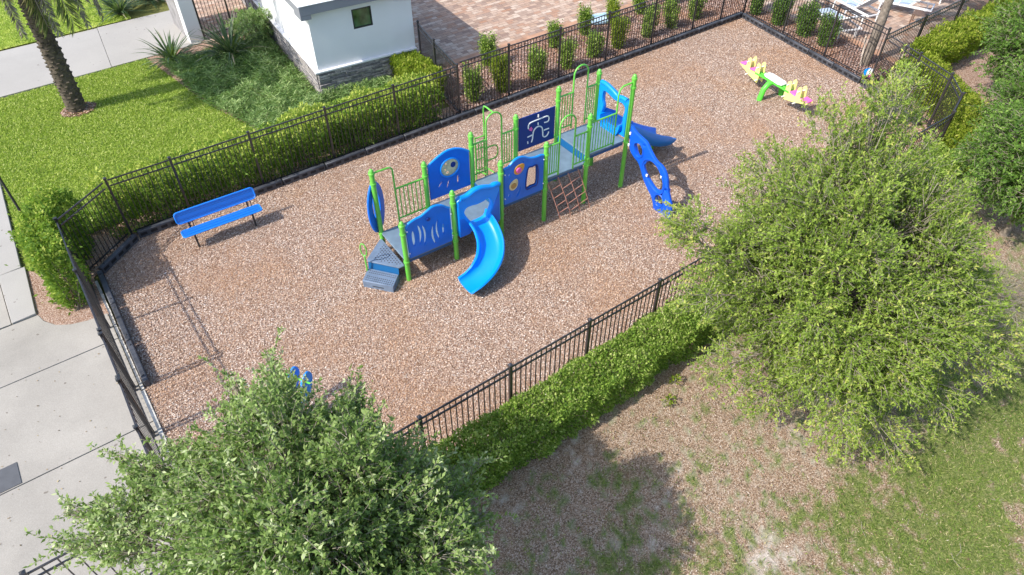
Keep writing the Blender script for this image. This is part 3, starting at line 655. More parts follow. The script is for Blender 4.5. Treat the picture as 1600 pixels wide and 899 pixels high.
# slides
def chute(name, path, width, hgt, m, th=.03, flare=None):
    P = cat_rom(path, 6, False); vs = []; prof = []
    hw = width/2
    inner = [(-hw, hgt), (-hw*.97, hgt*.55), (-hw*.8, hgt*.14), (-hw*.45, 0), (0, -.004), (hw*.45, 0), (hw*.8, hgt*.14), (hw*.97, hgt*.55), (hw, hgt)]
    outer = [(hw+.035, hgt+.012), (hw+.06, hgt-.02), (hw+.03, hgt*.5), (hw*.86, -th*.4), (hw*.4, -th*1.3), (0, -th*1.3), (-hw*.4, -th*1.3), (-hw*.86, -th*.4), (-hw-.03, hgt*.5), (-hw-.06, hgt-.02), (-hw-.035, hgt+.012)]
    prof = inner+outer; n = len(prof)
    for i, p_ in enumerate(P):
        t = (P[min(i+1, len(P)-1)]-P[max(i-1, 0)]).normalized(); sd = t.cross(Vector((0, 0, 1))).normalized(); up = sd.cross(t)
        s_ = i/(len(P)-1); hs = 1-.38*max(0, (s_-.72)/.28)**1.3
        vs += [p_+sd*x+up*(z*hs if z > 0 else z) for x, z in prof]
    b = MB(); fs = [(i*n+k, i*n+(k+1) % n, (i+1)*n+(k+1) % n, (i+1)*n+k) for i in range(len(P)-1) for k in range(n)]
    fs += [tuple(range(n)), tuple(range((len(P)-1)*n, len(P)*n))[::-1]]
    b.add(vs, fs); return lp(b, name, M[m], ang=60)
s1 = chute('curved_slide', [(1.86, .12, .80), (1.86, -.12, .775), (1.84, -.38, .66), (1.76, -.64, .53), (1.58, -.88, .40), (1.32, -1.04, .28), (1.05, -1.10, .20), (.80, -1.11, .17)], .50, .17, 'blue_light')
out = [(1.31, .66), (1.30, 1.62)]+[tuple(v) for v in cat_rom([(1.38, 1.69), (1.55, 1.68), (1.74, 1.75), (1.90, 1.76), (2.05, 1.72), (2.18, 1.68), (2.30, 1.70), (2.38, 1.66)], 4, False)]+[(2.40, 1.60), (2.41, .66)]
op = [tuple(v) for v in cat_rom([(1.475, 1.26), (1.53, 1.36), (1.66, 1.37), (1.80, 1.35), (1.97, 1.36), (2.10, 1.39), (2.18, 1.20), (2.12, 1.02), (2.07, .90), (2.06, .78), (1.66, .78), (1.64, .92), (1.55, 1.08)], 4)]
h1 = plate('slide_hood', out, [op], .13, M['blue_light'], ps, -.02, .035)
b = MB(); b.tube([(x, -.055, z-.02) for x, z in out[2:-2]], .062, 10); lp(b, 'hood_lip', M['blue_light'], h1)
plate('hood_side', [(1.33, .64), (1.33, 1.15), (1.45, 1.12), (1.60, .86), (1.60, .64)], [], .145, M['blue'], h1, -.02)
plate('hood_side', [(2.12, .64), (2.12, .9), (2.24, 1.2), (2.37, 1.5), (2.37, .64)], [], .145, M['blue'], h1, -.02)
b = MB(); b.tube([(1.3, -1.07, -.1), (1.3, -1.07, .24)], .025, 8); lp(b, 'foot', M['green'], s1)
s2 = chute('straight_slide', [(6.10, .60, 1.39), (6.30, .60, 1.37), (6.62, .60, 1.18), (7.05, .61, .88), (7.5, .65, .60), (7.9, .70, .38), (8.2, .75, .27), (8.45, .78, .22)], .66, .30, 'blue_light', .06)
b = MB(); b.tube([(8.1, .83, -.1), (8.1, .83, .36)], .03, 8); lp(b, 'foot', M['green'], s2)
rotp = Matrix.Translation((5*B+.03, 0, 0)) @ Matrix.Rotation(R(90), 4, 'Z')
out2 = [(.08, 1.42), (.07, 2.33)]+[tuple(v) for v in cat_rom([(.14, 2.40), (.30, 2.40), (.45, 2.37), (.60, 2.42), (.78, 2.47), (.95, 2.50), (1.08, 2.49)], 4, False)]+[(1.13, 2.46), (1.13, 1.42)]
op2 = [tuple(v) for v in cat_rom([(.24, 1.48), (.21, 1.9), (.17, 2.16), (.28, 2.25), (.47, 2.22), (.65, 2.24), (.84, 2.29), (.96, 2.26), (.98, 2.05), (.92, 1.85), (.95, 1.48)], 4)]
h2 = plate('slide_hood', out2, [op2], .13, M['blue_light'], ps, 0, .035, mx=rotp)
b = MB(); b.tube([(x, .03, z-.02) for x, z in out2[2:-2]], .06, 10); me = b.mesh(); me.transform(rotp); link('hood_lip', me, M['blue_light'], h2, world=False)
b = MB(); b.bar((6.25, .30, 1.62), (6.62, .33, 1.45), .04, .3); b.bar((6.25, .96, 1.66), (6.62, .96, 1.45), .04, .3); lp(b, 'slide_entry_side', M['blue'], s2)
# wavy blue climber hanging off the tall corner post, in a plane running towards the near side
R_ = [(10.02, 1.80), (9.90, 1.76), (9.77, 1.70), (9.60, 1.66), (9.45, 1.62), (9.28, 1.46), (9.09, 1.32), (8.90, 1.27), (8.76, 1.18), (8.65, 1.02), (8.58, .78), (8.46, .52), (8.37, .36), (8.36, .10), (8.38, -.1)]
L_ = [(8.86, -.1), (8.95, .10), (9.06, .30), (9.20, .42), (9.38, .60), (9.52, .82), (9.64, .97), (9.80, 1.04), (9.95, 1.16), (10.0, 1.36)]
def wl(pts): return [(10.05-y, z) for y, z in pts]
wave_out = [tuple(v) for v in cat_rom(wl(R_)+wl(L_), 3)]
holes = [[tuple(v) for v in cat_rom([(.26, 1.34), (.30, 1.44), (.42, 1.46), (.50, 1.36), (.48, 1.22), (.36, 1.18)], 4)], [tuple(v) for v in cat_rom([(.66, .98), (.74, 1.14), (.90, 1.18), (1.10, 1.08), (1.24, .86), (1.24, .66), (1.08, .60), (.88, .70), (.72, .84)], 4)], ell(1.27, .33, .11, .13, 16), ell(.55, 1.52, .03, .02, 8), ell(.62, 1.12, .035, .03, 8), ell(1.42, .72, .04, .035, 8), ell(1.3, .52, .03, .03, 8)]
def grow(H, k):
    cx = sum(h[0] for h in H)/len(H); cz = sum(h[1] for h in H)/len(H); return [(cx+(h[0]-cx)*k, cz+(h[1]-cz)*k) for h in H]
holes = [grow(holes[0], 1.12), grow(holes[1], 1.1), grow(holes[2], 1.1)]+holes[3:]
wm = Matrix.Translation((5*B+.05, -.04, 0)) @ Matrix.Rotation(R(-88), 4, 'Z')
wv = plate('wave_climber', wave_out, holes, .09, M['blue_deep'], ps, 0, .03, mx=wm)
for H, rr in ((holes[0], .04), (holes[1], .045), (holes[2], .035)):
    b = MB(); cx = sum(h[0] for h in H)/len(H); cz = sum(h[1] for h in H)/len(H)
    for sd in (-.045, .045): b.tube([(cx+(h[0]-cx)*1.18, sd, cz+(h[1]-cz)*1.18) for h in H], rr*.55, 6, True)
    me = b.mesh(); me.transform(wm); link('hole_rim', me, M['blue_deep'], wv, world=False)
for x, z in ((.06, 1.62), (.06, 1.30), (.78, .80), (1.22, 1.0)):
    b = MB(); b.box((x, -.055, z), (.05, .03, .07)); me = b.mesh(bevel=.006); me.transform(wm); link('bolt_plate', me, M['white'], wv, world=False)
# rope net
b = MB()
tops = [(4.02, 0, 1.14), (4.31, 0, 1.14), (4.60, 0, 1.14)]
def rope(x, t): return (x+.30*t, -.02-.22*math.sin(t*1.5), 1.14*(1-t))
xs = [3.76, 4.08, 4.38, 4.68]
for x in xs: b.tube([rope(x, t/8) for t in range(9)], .010, 6)
for i in range(3):
    for k in range(1, 5):
        t = k*.19+(.06 if i % 2 else 0); b.tube([rope(xs[i], t+.03), rope(xs[i+1], t-.02)], .009, 6)
lp(b, 'rope_net', M['rope'])
# bolts and brackets that fix the panels to the posts
for i, (z0, z1) in {0: (.75, 1.35), 1: (.9, 1.45), 2: (1.15, 1.8)}.items():
    b = MB()
    for x in (i*B+.085, (i+1)*B-.085):
        for z in (z0, z1): b.tube([(x, -.05, z), (x, -.028, z)], .014, 8)
    lp(b, 'panel_bolts', M['white'])
# transfer steps
LP_ = [(-.02, W+.02), (-.60, .66), (-.03, .02)]
b = MB(); b.prism([(-.03, W-.02), (-.09, W-.04), (-.62, .72), (-.62, .64), (-.16, .06), (-.03, .06)], .36, .40); ld = lp(b, 'landing', M['steel_blue'], bevel=.008)
b = MB()
for i in range(9):
    for j in range(14):
        x = -.56+i*.058; y = .16+j*.07+(i % 2)*.035; 
        if (y-.1) > (-(x)-.0)*1.05*0+max(0, (-x-.09)*1.16) and y < W-.12+(x)*.95 : b.lathe((x, y, .4005), [(.016, 0), (.016, .002)], 8)
add_pattern(ld, b.mesh(), M['hole'])
b = MB(); b.add([(-.62, .68, .37), (-.17, .10, .37), (-.19, .08, .18), (-.64, .66, .18), (-.60, .70, .37), (-.15, .12, .37), (-.17, .10, .18), (-.62, .68, .18)], [(0, 1, 2, 3), (7, 6, 5, 4), (0, 4, 5, 1), (3, 2, 6, 7), (0, 3, 7, 4), (1, 5, 6, 2)]); lp(b, 'riser', M['teal'])
b = MB(); b.prism([(-.65, .66), (-.19, .08), (-.48, -.20), (-.94, .36)], .0, .20); st = lp(b, 'step', M['steel_blue'], bevel=.012)
b = MB(); ax = Vector((.46, -.58)).normalized(); ay = Vector((-.29, -.29)).normalized()
for i in range(14):
    for j in range(6):
        if 2 <= j <= 2: continue
        p_ = Vector((-.66, .61))+ax*(.05+i*.047)+ay*(.035+j*.058)
        b.lathe((p_.x, p_.y, .2005), [(.014, 0), (.014, .002)], 8)
add_pattern(st, b.mesh(), M['hole'])
b = MB(); c_ = Vector((-.71, .08)); b.bar((-.80, .17, .10), (-.63, -.03, .10), .002, .02); lp(b, 'step_handhold', M['hole'], st)
bb_ = MB(); bb_.tube([(-.70, .60, 0), (-.70, .60, .62)], .02, 8); bb_.tube([(-.70-.07*math.sin(t)*.6, .60+.07*math.sin(t)*.9, .79+.17*math.cos(t)) for t in [k*2*math.pi/18 for k in range(18)]], .014, 8, True); lp(bb_, 'grab_ring', M['green'])
# oval side panel behind the first rear post
ov = [tuple(v) for v in cat_rom([(-.20, .62), (-.32, .95), (-.33, 1.3), (-.22, 1.62), (0, 1.78), (.22, 1.62), (.33, 1.3), (.32, .95), (.20, .62), (0, .50)], 4)]
om = Matrix.Translation((.03, W+.14, .02)) @ Matrix.Rotation(R(38), 4, 'Z')
p = plate('oval_side_panel', ov, [slot(-.1, 1.2, .6, .09, -.03), slot(.1, 1.2, .6, .09, .03)], .05, M['blue'], ps, 0, .008, mx=om)
b = MB(); b.tube([(x, 0, z) for x, z in ov], .028, 8, True); me = b.mesh(); me.transform(om); link('rim', me, M['blue'], p, world=False)
b = MB(); b.tube([(x, .03, z) for x, z in ov[18:34]], .016, 6); me = b.mesh(); me.transform(om); link('green_trim', me, M['green'], p, world=False)

# ------------------------------------------------------------------ bench
bn = thing('bench', 'long blue punched metal bench against the back border, left of the play structure', 'bench', (2.03, 14.2, 0), R(-1.5))
def lq(b, name, m, parent, **k): return link(name, b.mesh(**k), m, parent, world=False)
def rrect(x0, x1, y0, y1, r, n=5):
    o = []
    for cx, cy, a in ((x1-r, y1-r, 0), (x0+r, y1-r, 90), (x0+r, y0+r, 180), (x1-r, y0+r, 270)):
        o += [(cx+r*math.cos(R(a+90*k/n)), cy+r*math.sin(R(a+90*k/n))) for k in range(n+1)]
    return o
seat = rrect(-.915, .915, -.15, .12, .05)
b = MB(); b.prism(seat, .425, .445); sob = lq(b, 'seat', M['bench'], bn)
b = MB(); b.tube([(x, y, .435) for x, y in seat], .02, 8, True)
for y in (-.07, .03): b.bar((-.80, y, .447), (.80, y, .447), .022, .012)
lq(b, 'seat_rim', M['bench_rim'], sob)
bk = Matrix.Translation((0, .20, .74)) @ Matrix.Rotation(R(-14), 4, 'X')
bo = rrect(-.915, .915, -.135, .135, .07)
bob = plate('backrest', bo, [], .018, M['bench'], bn, 0, .004, mx=bk)
b = MB(); b.tube([(x, 0, z) for x, z in bo], .02, 8, True); me = b.mesh(); me.transform(bk); link('back_rim', me, M['bench_rim'], bob, world=False)
for x in (-.68, .68):
    b = MB(); b.tube([(x, -.07, -.05), (x, -.07, .41)], .024, 8); b.tube([(x, -.07, .40), (x, .14, .40), (x, .17, .45), (x, .24, .84)], .02, 8); lq(b, 'leg', M['dark_steel'], bn)
    b = MB(); b.tube([(x+.08, .14, .42), (x+.08, .17, .52), (x+.08, .22, .66)], .012, 6); lq(b, 'brace', M['dark_steel'], bn)

# ------------------------------------------------------------------ seesaw and spring rider
sw = thing('seesaw', 'four seat yellow and pink seesaw on green legs at the right of the wood chips', 'seesaw', (17.87, 10.78, 0), R(78))
b = MB(); b.tube([(0, -.42, 0), (0, -.36, .35), (0, -.22, .50), (0, 0, .54), (0, .22, .50), (0, .36, .35), (0, .42, 0)], .085, 14); lq(b, 'support_arch', M['lime'], sw)
b = MB()
for y in (-.11, .11): b.tube([(-.75, y, .56), (.75, y, .50)], .03, 8)
b.tube([(-1.35, 0, .47), (-.7, 0, .56), (.7, 0, .50), (1.35, 0, .40)], .035, 8); lq(b, 'beam', M['lime'], sw)
b = MB(); b.prism([(-.40, -.10), (-.28, -.16), (.28, -.16), (.40, -.10), (.40, .10), (.28, .16), (-.28, .16), (-.40, .10)], .59, .635); lq(b, 'centre_cover', M['white'], sw, bevel=.012)
for sgn, z0 in ((-1, .50), (1, .44)):
    fin = [(-.60, .0), (-1.0, .09), (-1.52, .26), (-1.50, .31), (-1.21, .30), (-1.18, .56), (-1.11, .62), (-1.04, .56), (-1.03, .28), (-.79, .27), (-.76, .56), (-.69, .62), (-.62, .56), (-.58, .2)]
    for sy in (-.10, .10):
        me = plate_mesh([(x if sgn < 0 else -x, z+z0-.22) for x, z in fin], [], .03, .004); me.transform(Matrix.Translation((0, sy, 0))); link('side_plate', me, M['yellow'], sw, world=False)
    for xc, tilt in ((-1.37, .12), (-.91, .12)):
        x = xc if sgn < 0 else -xc
        b = MB(); b.box((x, 0, z0+.09), (.25, .27, .04), 0, (sgn*.12, 'Y')); lq(b, 'seat', M['pink'], sw, bevel=.012)
        b = MB(); hx = x+(.24 if sgn < 0 else -.24)
        b.tube([(hx, -.19, z0+.27), (hx, .19, z0+.27)], .018, 8); lq(b, 'handle', M['white'], sw)
        b = MB(); b.tube([(hx+.05*sgn*-1, -.2, z0-.12), (hx+.05*sgn*-1, .2, z0-.12)], .02, 8); lq(b, 'foot_rest', M['white'], sw)
sr = thing('spring_rider', 'bright blue spring rider half hidden behind the lower left tree', 'spring rider', (1.20, 8.22, 0), R(30))
b = MB(); b.tube([(.09*math.cos(t), .09*math.sin(t), .02+t*.0115) for t in [k*.35 for k in range(90)]], .016, 6); lq(b, 'spring', M['dark_steel'], sr)
for sy in (-.14, .14):
    me = plate_mesh([tuple(v) for v in cat_rom([(-.45, .42), (-.5, .62), (-.34, .70), (-.12, .62), (.1, .64), (.24, .92), (.42, .98), (.5, .80), (.40, .56), (.2, .40), (-.2, .36)], 4)], [ell(.33, .84, .04, .04, 10)], .03, .004); me.transform(Matrix.Translation((0, sy, 0))); link('side_panel', me, M['blue_light'], sr, world=False)
b = MB(); b.box((-.18, 0, .62), (.34, .25, .04)); lq(b, 'seat', M['blue_light'], sr, bevel=.01)
b = MB(); b.tube([(.3, -.26, .84), (.3, .26, .84)], .018, 8); lq(b, 'handle', M['lime'], sr)

# ------------------------------------------------------------------ pool side things
ball = thing('beach_ball', 'small red white and blue beach ball lying outside the right corner fence', 'ball', (21.42, 9.75, .165))
for k, mm in enumerate(('blue', 'white', 'blue_light', 'white', 'pink', 'white')):
    b = MB(); n_ = 6
    vs = [(.165*math.sin(R(v*15))*math.cos(R(60*k+u*10)), .165*math.sin(R(v*15))*math.sin(R(60*k+u*10)), .165*math.cos(R(v*15))) for v in range(13) for u in range(7)]
    b.add(vs, [(v*7+u, v*7+u+1, (v+1)*7+u+1, (v+1)*7+u) for v in range(12) for u in range(6)])
    me = b.mesh(ang=80); me.transform(Matrix.Rotation(R(70), 4, 'Y')); link('gore', me, M[mm], ball, world=False)
dsc = thing('swim_ring', 'flat pale blue and white inflatable lying in the bed beside the paver border', 'pool float', (17.5, 18.15, .05), R(-10))
b = MB(); b.tube([(.62*math.cos(t), .30*math.sin(t), .06) for t in [k*2*math.pi/24 for k in range(24)]], .075, 8, True); lq(b, 'outer_tube', mat('pale_blue_vinyl', (.42, .60, .72), .3, 0, .3, 6), dsc)
b = MB(); b.prism([(.56*math.cos(t), .25*math.sin(t)) for t in [k*2*math.pi/20 for k in range(20)]], .03, .06); lq(b, 'floor', mat('blue_white_vinyl', (.50, .62, .70), .35, 0, .35, 9), dsc)

def lounger(label, loc, rz, up=38):
    t = thing('sun_lounger', label, 'sun lounger', (*loc, .03), rz, 'white sun loungers on the pool deck')
    b = MB()
    for y in (-.34, .34): b.bar((-.95, y, .36), (.95, y, .36), .045, .06)
    for x in (-.93, .15, .93): b.bar((x, -.33, .36), (x, .33, .36), .04, .045)
    lq(b, 'frame', M['alu'], t)
    for x in (-.8, .75):
        for y in (-.33, .33):
            b = MB(); b.bar((x, y, 0), (x*.97, y, .35), .045, .045); lq(b, 'leg', M['alu'], t)
    b = MB(); b.box((-.36, 0, .395), (1.1, .6, .012)); lq(b, 'sling', M['sling'], t)
    c, s = math.cos(R(up)), math.sin(R(up))
    b = MB(); b.box((.20+.40*c, 0, .40+.40*s), (.78, .58, .012), 0, (-R(up), 'Y')); bk_ = lq(b, 'backrest', M['sling'], t)
    b = MB()
    for y in (-.31, .31): b.bar((.18, y, .39), (.18+.84*c, y, .39+.84*s), .04, .045)
    b.bar((.18+.84*c, -.3, .39+.84*s), (.18+.84*c, .3, .39+.84*s), .04, .045); lq(b, 'back_frame', M['alu'], bk_)
    for y in (-.38, .38):
        b = MB(); b.tube([(-.2, y, .38), (-.15, y, .58), (.0, y, .63), (.45, y, .63)], .02, 8); lq(b, 'armrest', M['alu'], t)
lounger('white sun lounger nearest the right end fence, behind the dark bushes', (23.75, 12.6), R(-112), 30)
lounger('white sun lounger second from the end fence, beyond the one behind the bushes', (25.45, 12.9), R(-105), 42)
lounger('white sun lounger to the right of the leaning tree trunk', (27.15, 12.0), R(-70), 45)
lounger('white sun lounger farthest right, above the pool fence', (29.0, 12.4), R(-65), 45)
def side_table(label, x, y):
    t = thing('side_table', label, 'side table', (x, y, .03), R(15), 'brown side tables between the loungers')
    for k in range(5):
        b = MB(); b.box((-.2+.1*k, 0, .38), (.085, .46, .02)); lq(b, 'slat', M['brown_slat'], t)
    for sx in (-.2, .2):
        for sy in (-.2, .2): b = MB(); b.box((sx, sy, .18), (.04, .04, .36)); lq(b, 'leg', M['brown_slat'], t)
side_table('small brown slatted side table between the two left white loungers', 25.0, 14.1)
side_table('small brown slatted side table to the right of the tree trunk', 26.6, 11.1)
stk = thing('tree_stake', 'thin pale wooden stake leaning beside the pool deck tree trunk', 'stake', (21.95, 10.35, 0))
b = MB(); b.tube([(21.95, 10.35, 0), (22.15, 10.6, .9)], .03, 8); b.build('stake_pole', mat('pale_wood', (.5, .42, .34), .8), stk)
pp = thing('light_pole', 'thin dark pole standing on the lawn edge at the left of the photo', 'pole', (-1.72, 17.4, 0))
b = MB(); b.tube([(-1.72, 17.4, -.1), (-1.72, 17.4, 3.2)], .028, 10); b.build('pole', M['dark_steel'], pp)
b = MB(); b.lathe((-1.72, 17.4, 0), [(.07, 0), (.07, .02), (.035, .05)], 12); b.build('base_collar', M['dark_steel'], pp)
b = MB(); b.lathe((-1.72, 17.4, 3.2), [(.03, 0), (.12, .05), (.14, .12), (.03, .2)], 12); b.build('lamp_head', M['dark_steel'], pp)

# ------------------------------------------------------------------ vegetation
def tree(name, label, base_xy, crown_c, crown_r, leafm, n_cl=34, tw=70, lv=16, L=.065, Wd=.026, twl=.34, trunk_r=.09, trunk_h=1.4, sprigs=60, seed=1, cl_r=(.42, .7), cat='tree', group=None, spl=.75, droop=.1, barkm=None, upb=.9, open_=.25, extra=(), tips=()):
    global rng; rng = np.random.default_rng(seed); rd = random.Random(seed)
    t = thing(name, label, cat, (base_xy[0], base_xy[1], 0), group=group)
    cc = np.array(crown_c); cr_ = np.array(crown_r)
    d = rdir(n_cl); rad = rng.uniform(open_, 1, n_cl)**.6; C = cc + d*cr_*rad[:, None]*.80
    C = C + rng.normal(0, .12, C.shape); cs = rng.uniform(*cl_r, n_cl)
    for e in extra: C = np.concatenate([C, np.array([e[:3]])]); cs = np.append(cs, e[3])
    for T in tips:
        T = np.array(T); v = cc-T; v = v/np.linalg.norm(v)
        for dd, rr in ((.05, .06), (.20, .10), (.40, .15), (.62, .21), (.9, .28)): C = np.concatenate([C, (T+v*dd)[None]]); cs = np.append(cs, rr)
    tws = np.maximum(6, (tw*np.clip(cs/cl_r[0], .12, 1)**1.6).astype(int))
    # trunk and limbs
    b = MB(); top = Vector((base_xy[0]*.55+cc[0]*.45, base_xy[1]*.55+cc[1]*.45, trunk_h)); bs = Vector((base_xy[0], base_xy[1], -.1))
    b.tube([bs, bs.lerp(top, .12)+Vector((0, 0, .05)), bs.lerp(top, .5)+Vector((.03, -.02, 0)), top], [trunk_r*1.4, trunk_r*1.08, trunk_r*.95, trunk_r*.85], 10)
    ld = cc+np.array([0, 0, cr_[2]*.55]); lead = Vector(ld); b.tube([top, top.lerp(lead, .5)+Vector((.06, .04, 0)), lead], [trunk_r*.85, trunk_r*.5, trunk_r*.15], 8)
    b.build('trunk', barkm or M['bark'], t)
    b = MB(); subA, subB, sr_ = [], [], []
    for c, s_ in zip(C, cs):
        f = rd.uniform(0, .75)*max(0, min(1, (c[2]-trunk_h)/max(.1, lead.z-trunk_h)))
        st_ = top.lerp(lead, f); e = Vector(c); mid = st_.lerp(e, .5)+Vector((rd.uniform(-.1, .1), rd.uniform(-.1, .1), .12))
        r0 = trunk_r*.38*(1-f*.5); b.tube([st_, mid, e], [r0, r0*.6, r0*.22], 6)
        for _ in range(9):
            dd = Vector(rdir(1)[0]); q_ = mid.lerp(e, rd.uniform(.2, 1)); subA.append(q_); subB.append(Vector(c)+dd*s_*.8); sr_.append(r0*.25)
    b.build('limbs', barkm or M['bark'], t)
    # twigs with leaves
    ci = np.repeat(np.arange(len(C)), tws); nt_ = len(ci); dr = rdir(nt_, .1)
    pos = C[ci]+dr*(cs[ci]*rng.uniform(.35, 1.0, nt_))[:, None]*np.array([1, 1, .85])
    od = unit(pos-cc); td = unit(dr*.6+od*.7+rng.normal(0, .45, (nt_, 3))+np.array([0, 0, .15-droop])); tl = rng.uniform(.6, 1.2, nt_)*twl*np.clip(cs[ci]/cl_r[0], .4, 1)
    if sprigs:
        k = rng.integers(0, len(C), sprigs); sd = rdir(sprigs, .1); sp_ = C[k]+sd*cs[k][:, None]*.7; od2 = unit(unit(sp_-cc)+sd*.5+rng.normal(0, .2, (sprigs, 3)))
        pos = np.concatenate([pos, sp_]); td = np.concatenate([td, od2]); tl = np.concatenate([tl, rng.uniform(.7, 1.2, sprigs)*spl]); 
    keep = pos[:, 2] > .35; pos, td, tl = pos[keep], td[keep], tl[keep]; nn = len(pos)
    end = pos+td*tl[:, None]
    V1, F1 = twig_arrays(pos-td*.05, end, .0042, .002)
    V2, F2 = twig_arrays(np.array(subA), np.array(subB), np.array(sr_), .006)
    link('twigs', fast_mesh(*joinarr([(V1, F1), (V2, F2)])), M['twig'], t)
    cnt = np.maximum(4, (lv*tl/twl).astype(int)); ti = np.repeat(np.arange(nn), cnt)
    fr = rng.uniform(.08, 1.03, len(ti)); P = pos[ti]+td[ti]*(tl[ti]*fr)[:, None]
    D = unit(td[ti]*.45+rng.normal(0, .62, (len(ti), 3))+np.array([0, 0, .05]))
    sz = rng.uniform(.65, 1.25, len(ti))
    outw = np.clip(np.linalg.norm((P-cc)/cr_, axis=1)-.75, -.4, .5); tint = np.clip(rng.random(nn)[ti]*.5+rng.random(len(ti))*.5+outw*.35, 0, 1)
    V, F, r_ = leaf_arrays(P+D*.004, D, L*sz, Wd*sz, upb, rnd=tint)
    link('crown', fast_mesh(V, F, r_), leafm, t); return t

TIPS = [(0.86, 6.40, 3.75), (0.35, 6.29, 3.80), (1.55, 5.30, 3.80), (-1.15, 6.42, 3.30), (-1.05, 5.84, 3.30), (-0.60, 6.26, 3.30), (2.35, 3.76, 3.30), (-1.96, 5.72, 3.20), (-1.82, 6.11, 3.20), (2.06, 3.22, 3.20)]
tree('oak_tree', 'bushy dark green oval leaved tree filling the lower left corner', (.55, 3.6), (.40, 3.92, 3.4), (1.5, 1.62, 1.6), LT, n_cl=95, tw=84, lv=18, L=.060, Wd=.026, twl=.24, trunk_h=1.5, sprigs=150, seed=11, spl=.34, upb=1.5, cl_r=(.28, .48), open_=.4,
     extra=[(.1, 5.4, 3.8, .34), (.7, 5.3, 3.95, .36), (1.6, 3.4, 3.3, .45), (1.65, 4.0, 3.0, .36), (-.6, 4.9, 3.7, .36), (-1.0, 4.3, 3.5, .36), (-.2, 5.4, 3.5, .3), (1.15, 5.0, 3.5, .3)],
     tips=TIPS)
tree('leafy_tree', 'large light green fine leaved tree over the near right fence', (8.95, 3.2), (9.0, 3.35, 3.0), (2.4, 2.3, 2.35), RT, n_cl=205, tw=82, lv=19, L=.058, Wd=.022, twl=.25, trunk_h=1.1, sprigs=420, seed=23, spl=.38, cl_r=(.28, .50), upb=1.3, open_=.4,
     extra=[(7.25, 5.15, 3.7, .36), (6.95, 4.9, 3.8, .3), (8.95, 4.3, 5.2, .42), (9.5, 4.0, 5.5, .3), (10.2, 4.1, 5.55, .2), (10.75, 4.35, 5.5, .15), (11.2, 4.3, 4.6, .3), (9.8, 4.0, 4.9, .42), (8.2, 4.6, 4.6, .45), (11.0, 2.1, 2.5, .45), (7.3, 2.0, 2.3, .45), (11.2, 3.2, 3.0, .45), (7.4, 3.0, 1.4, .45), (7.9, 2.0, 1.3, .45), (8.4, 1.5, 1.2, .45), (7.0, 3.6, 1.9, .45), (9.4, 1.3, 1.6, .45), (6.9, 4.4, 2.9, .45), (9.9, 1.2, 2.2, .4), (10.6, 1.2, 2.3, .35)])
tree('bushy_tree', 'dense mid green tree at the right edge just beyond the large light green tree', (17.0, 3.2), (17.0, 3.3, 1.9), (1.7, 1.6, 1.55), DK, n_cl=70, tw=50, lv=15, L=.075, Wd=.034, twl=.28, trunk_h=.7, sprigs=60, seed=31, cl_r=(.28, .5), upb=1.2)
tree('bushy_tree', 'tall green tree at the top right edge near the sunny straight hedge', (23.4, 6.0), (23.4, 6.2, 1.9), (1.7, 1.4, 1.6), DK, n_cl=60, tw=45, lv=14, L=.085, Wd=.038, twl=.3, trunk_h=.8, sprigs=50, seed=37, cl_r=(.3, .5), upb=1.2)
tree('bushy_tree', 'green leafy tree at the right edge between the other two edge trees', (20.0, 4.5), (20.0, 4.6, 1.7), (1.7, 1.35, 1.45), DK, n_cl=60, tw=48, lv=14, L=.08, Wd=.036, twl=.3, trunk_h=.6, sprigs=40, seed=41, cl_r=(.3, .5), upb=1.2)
tree('dry_bush', 'dry straw coloured bush on bare soil at the right edge', (13.9, 2.2), (13.9, 2.2, .55), (.8, .7, .45), leaf_mat('dry_leaf', [(0, (.12, .09, .05)), (.6, (.27, .24, .12)), (1, (.4, .34, .2))], .2), n_cl=10, tw=45, lv=8, L=.05, Wd=.015, twl=.35, trunk_h=.2, trunk_r=.03, sprigs=30, seed=43, cat='bush')

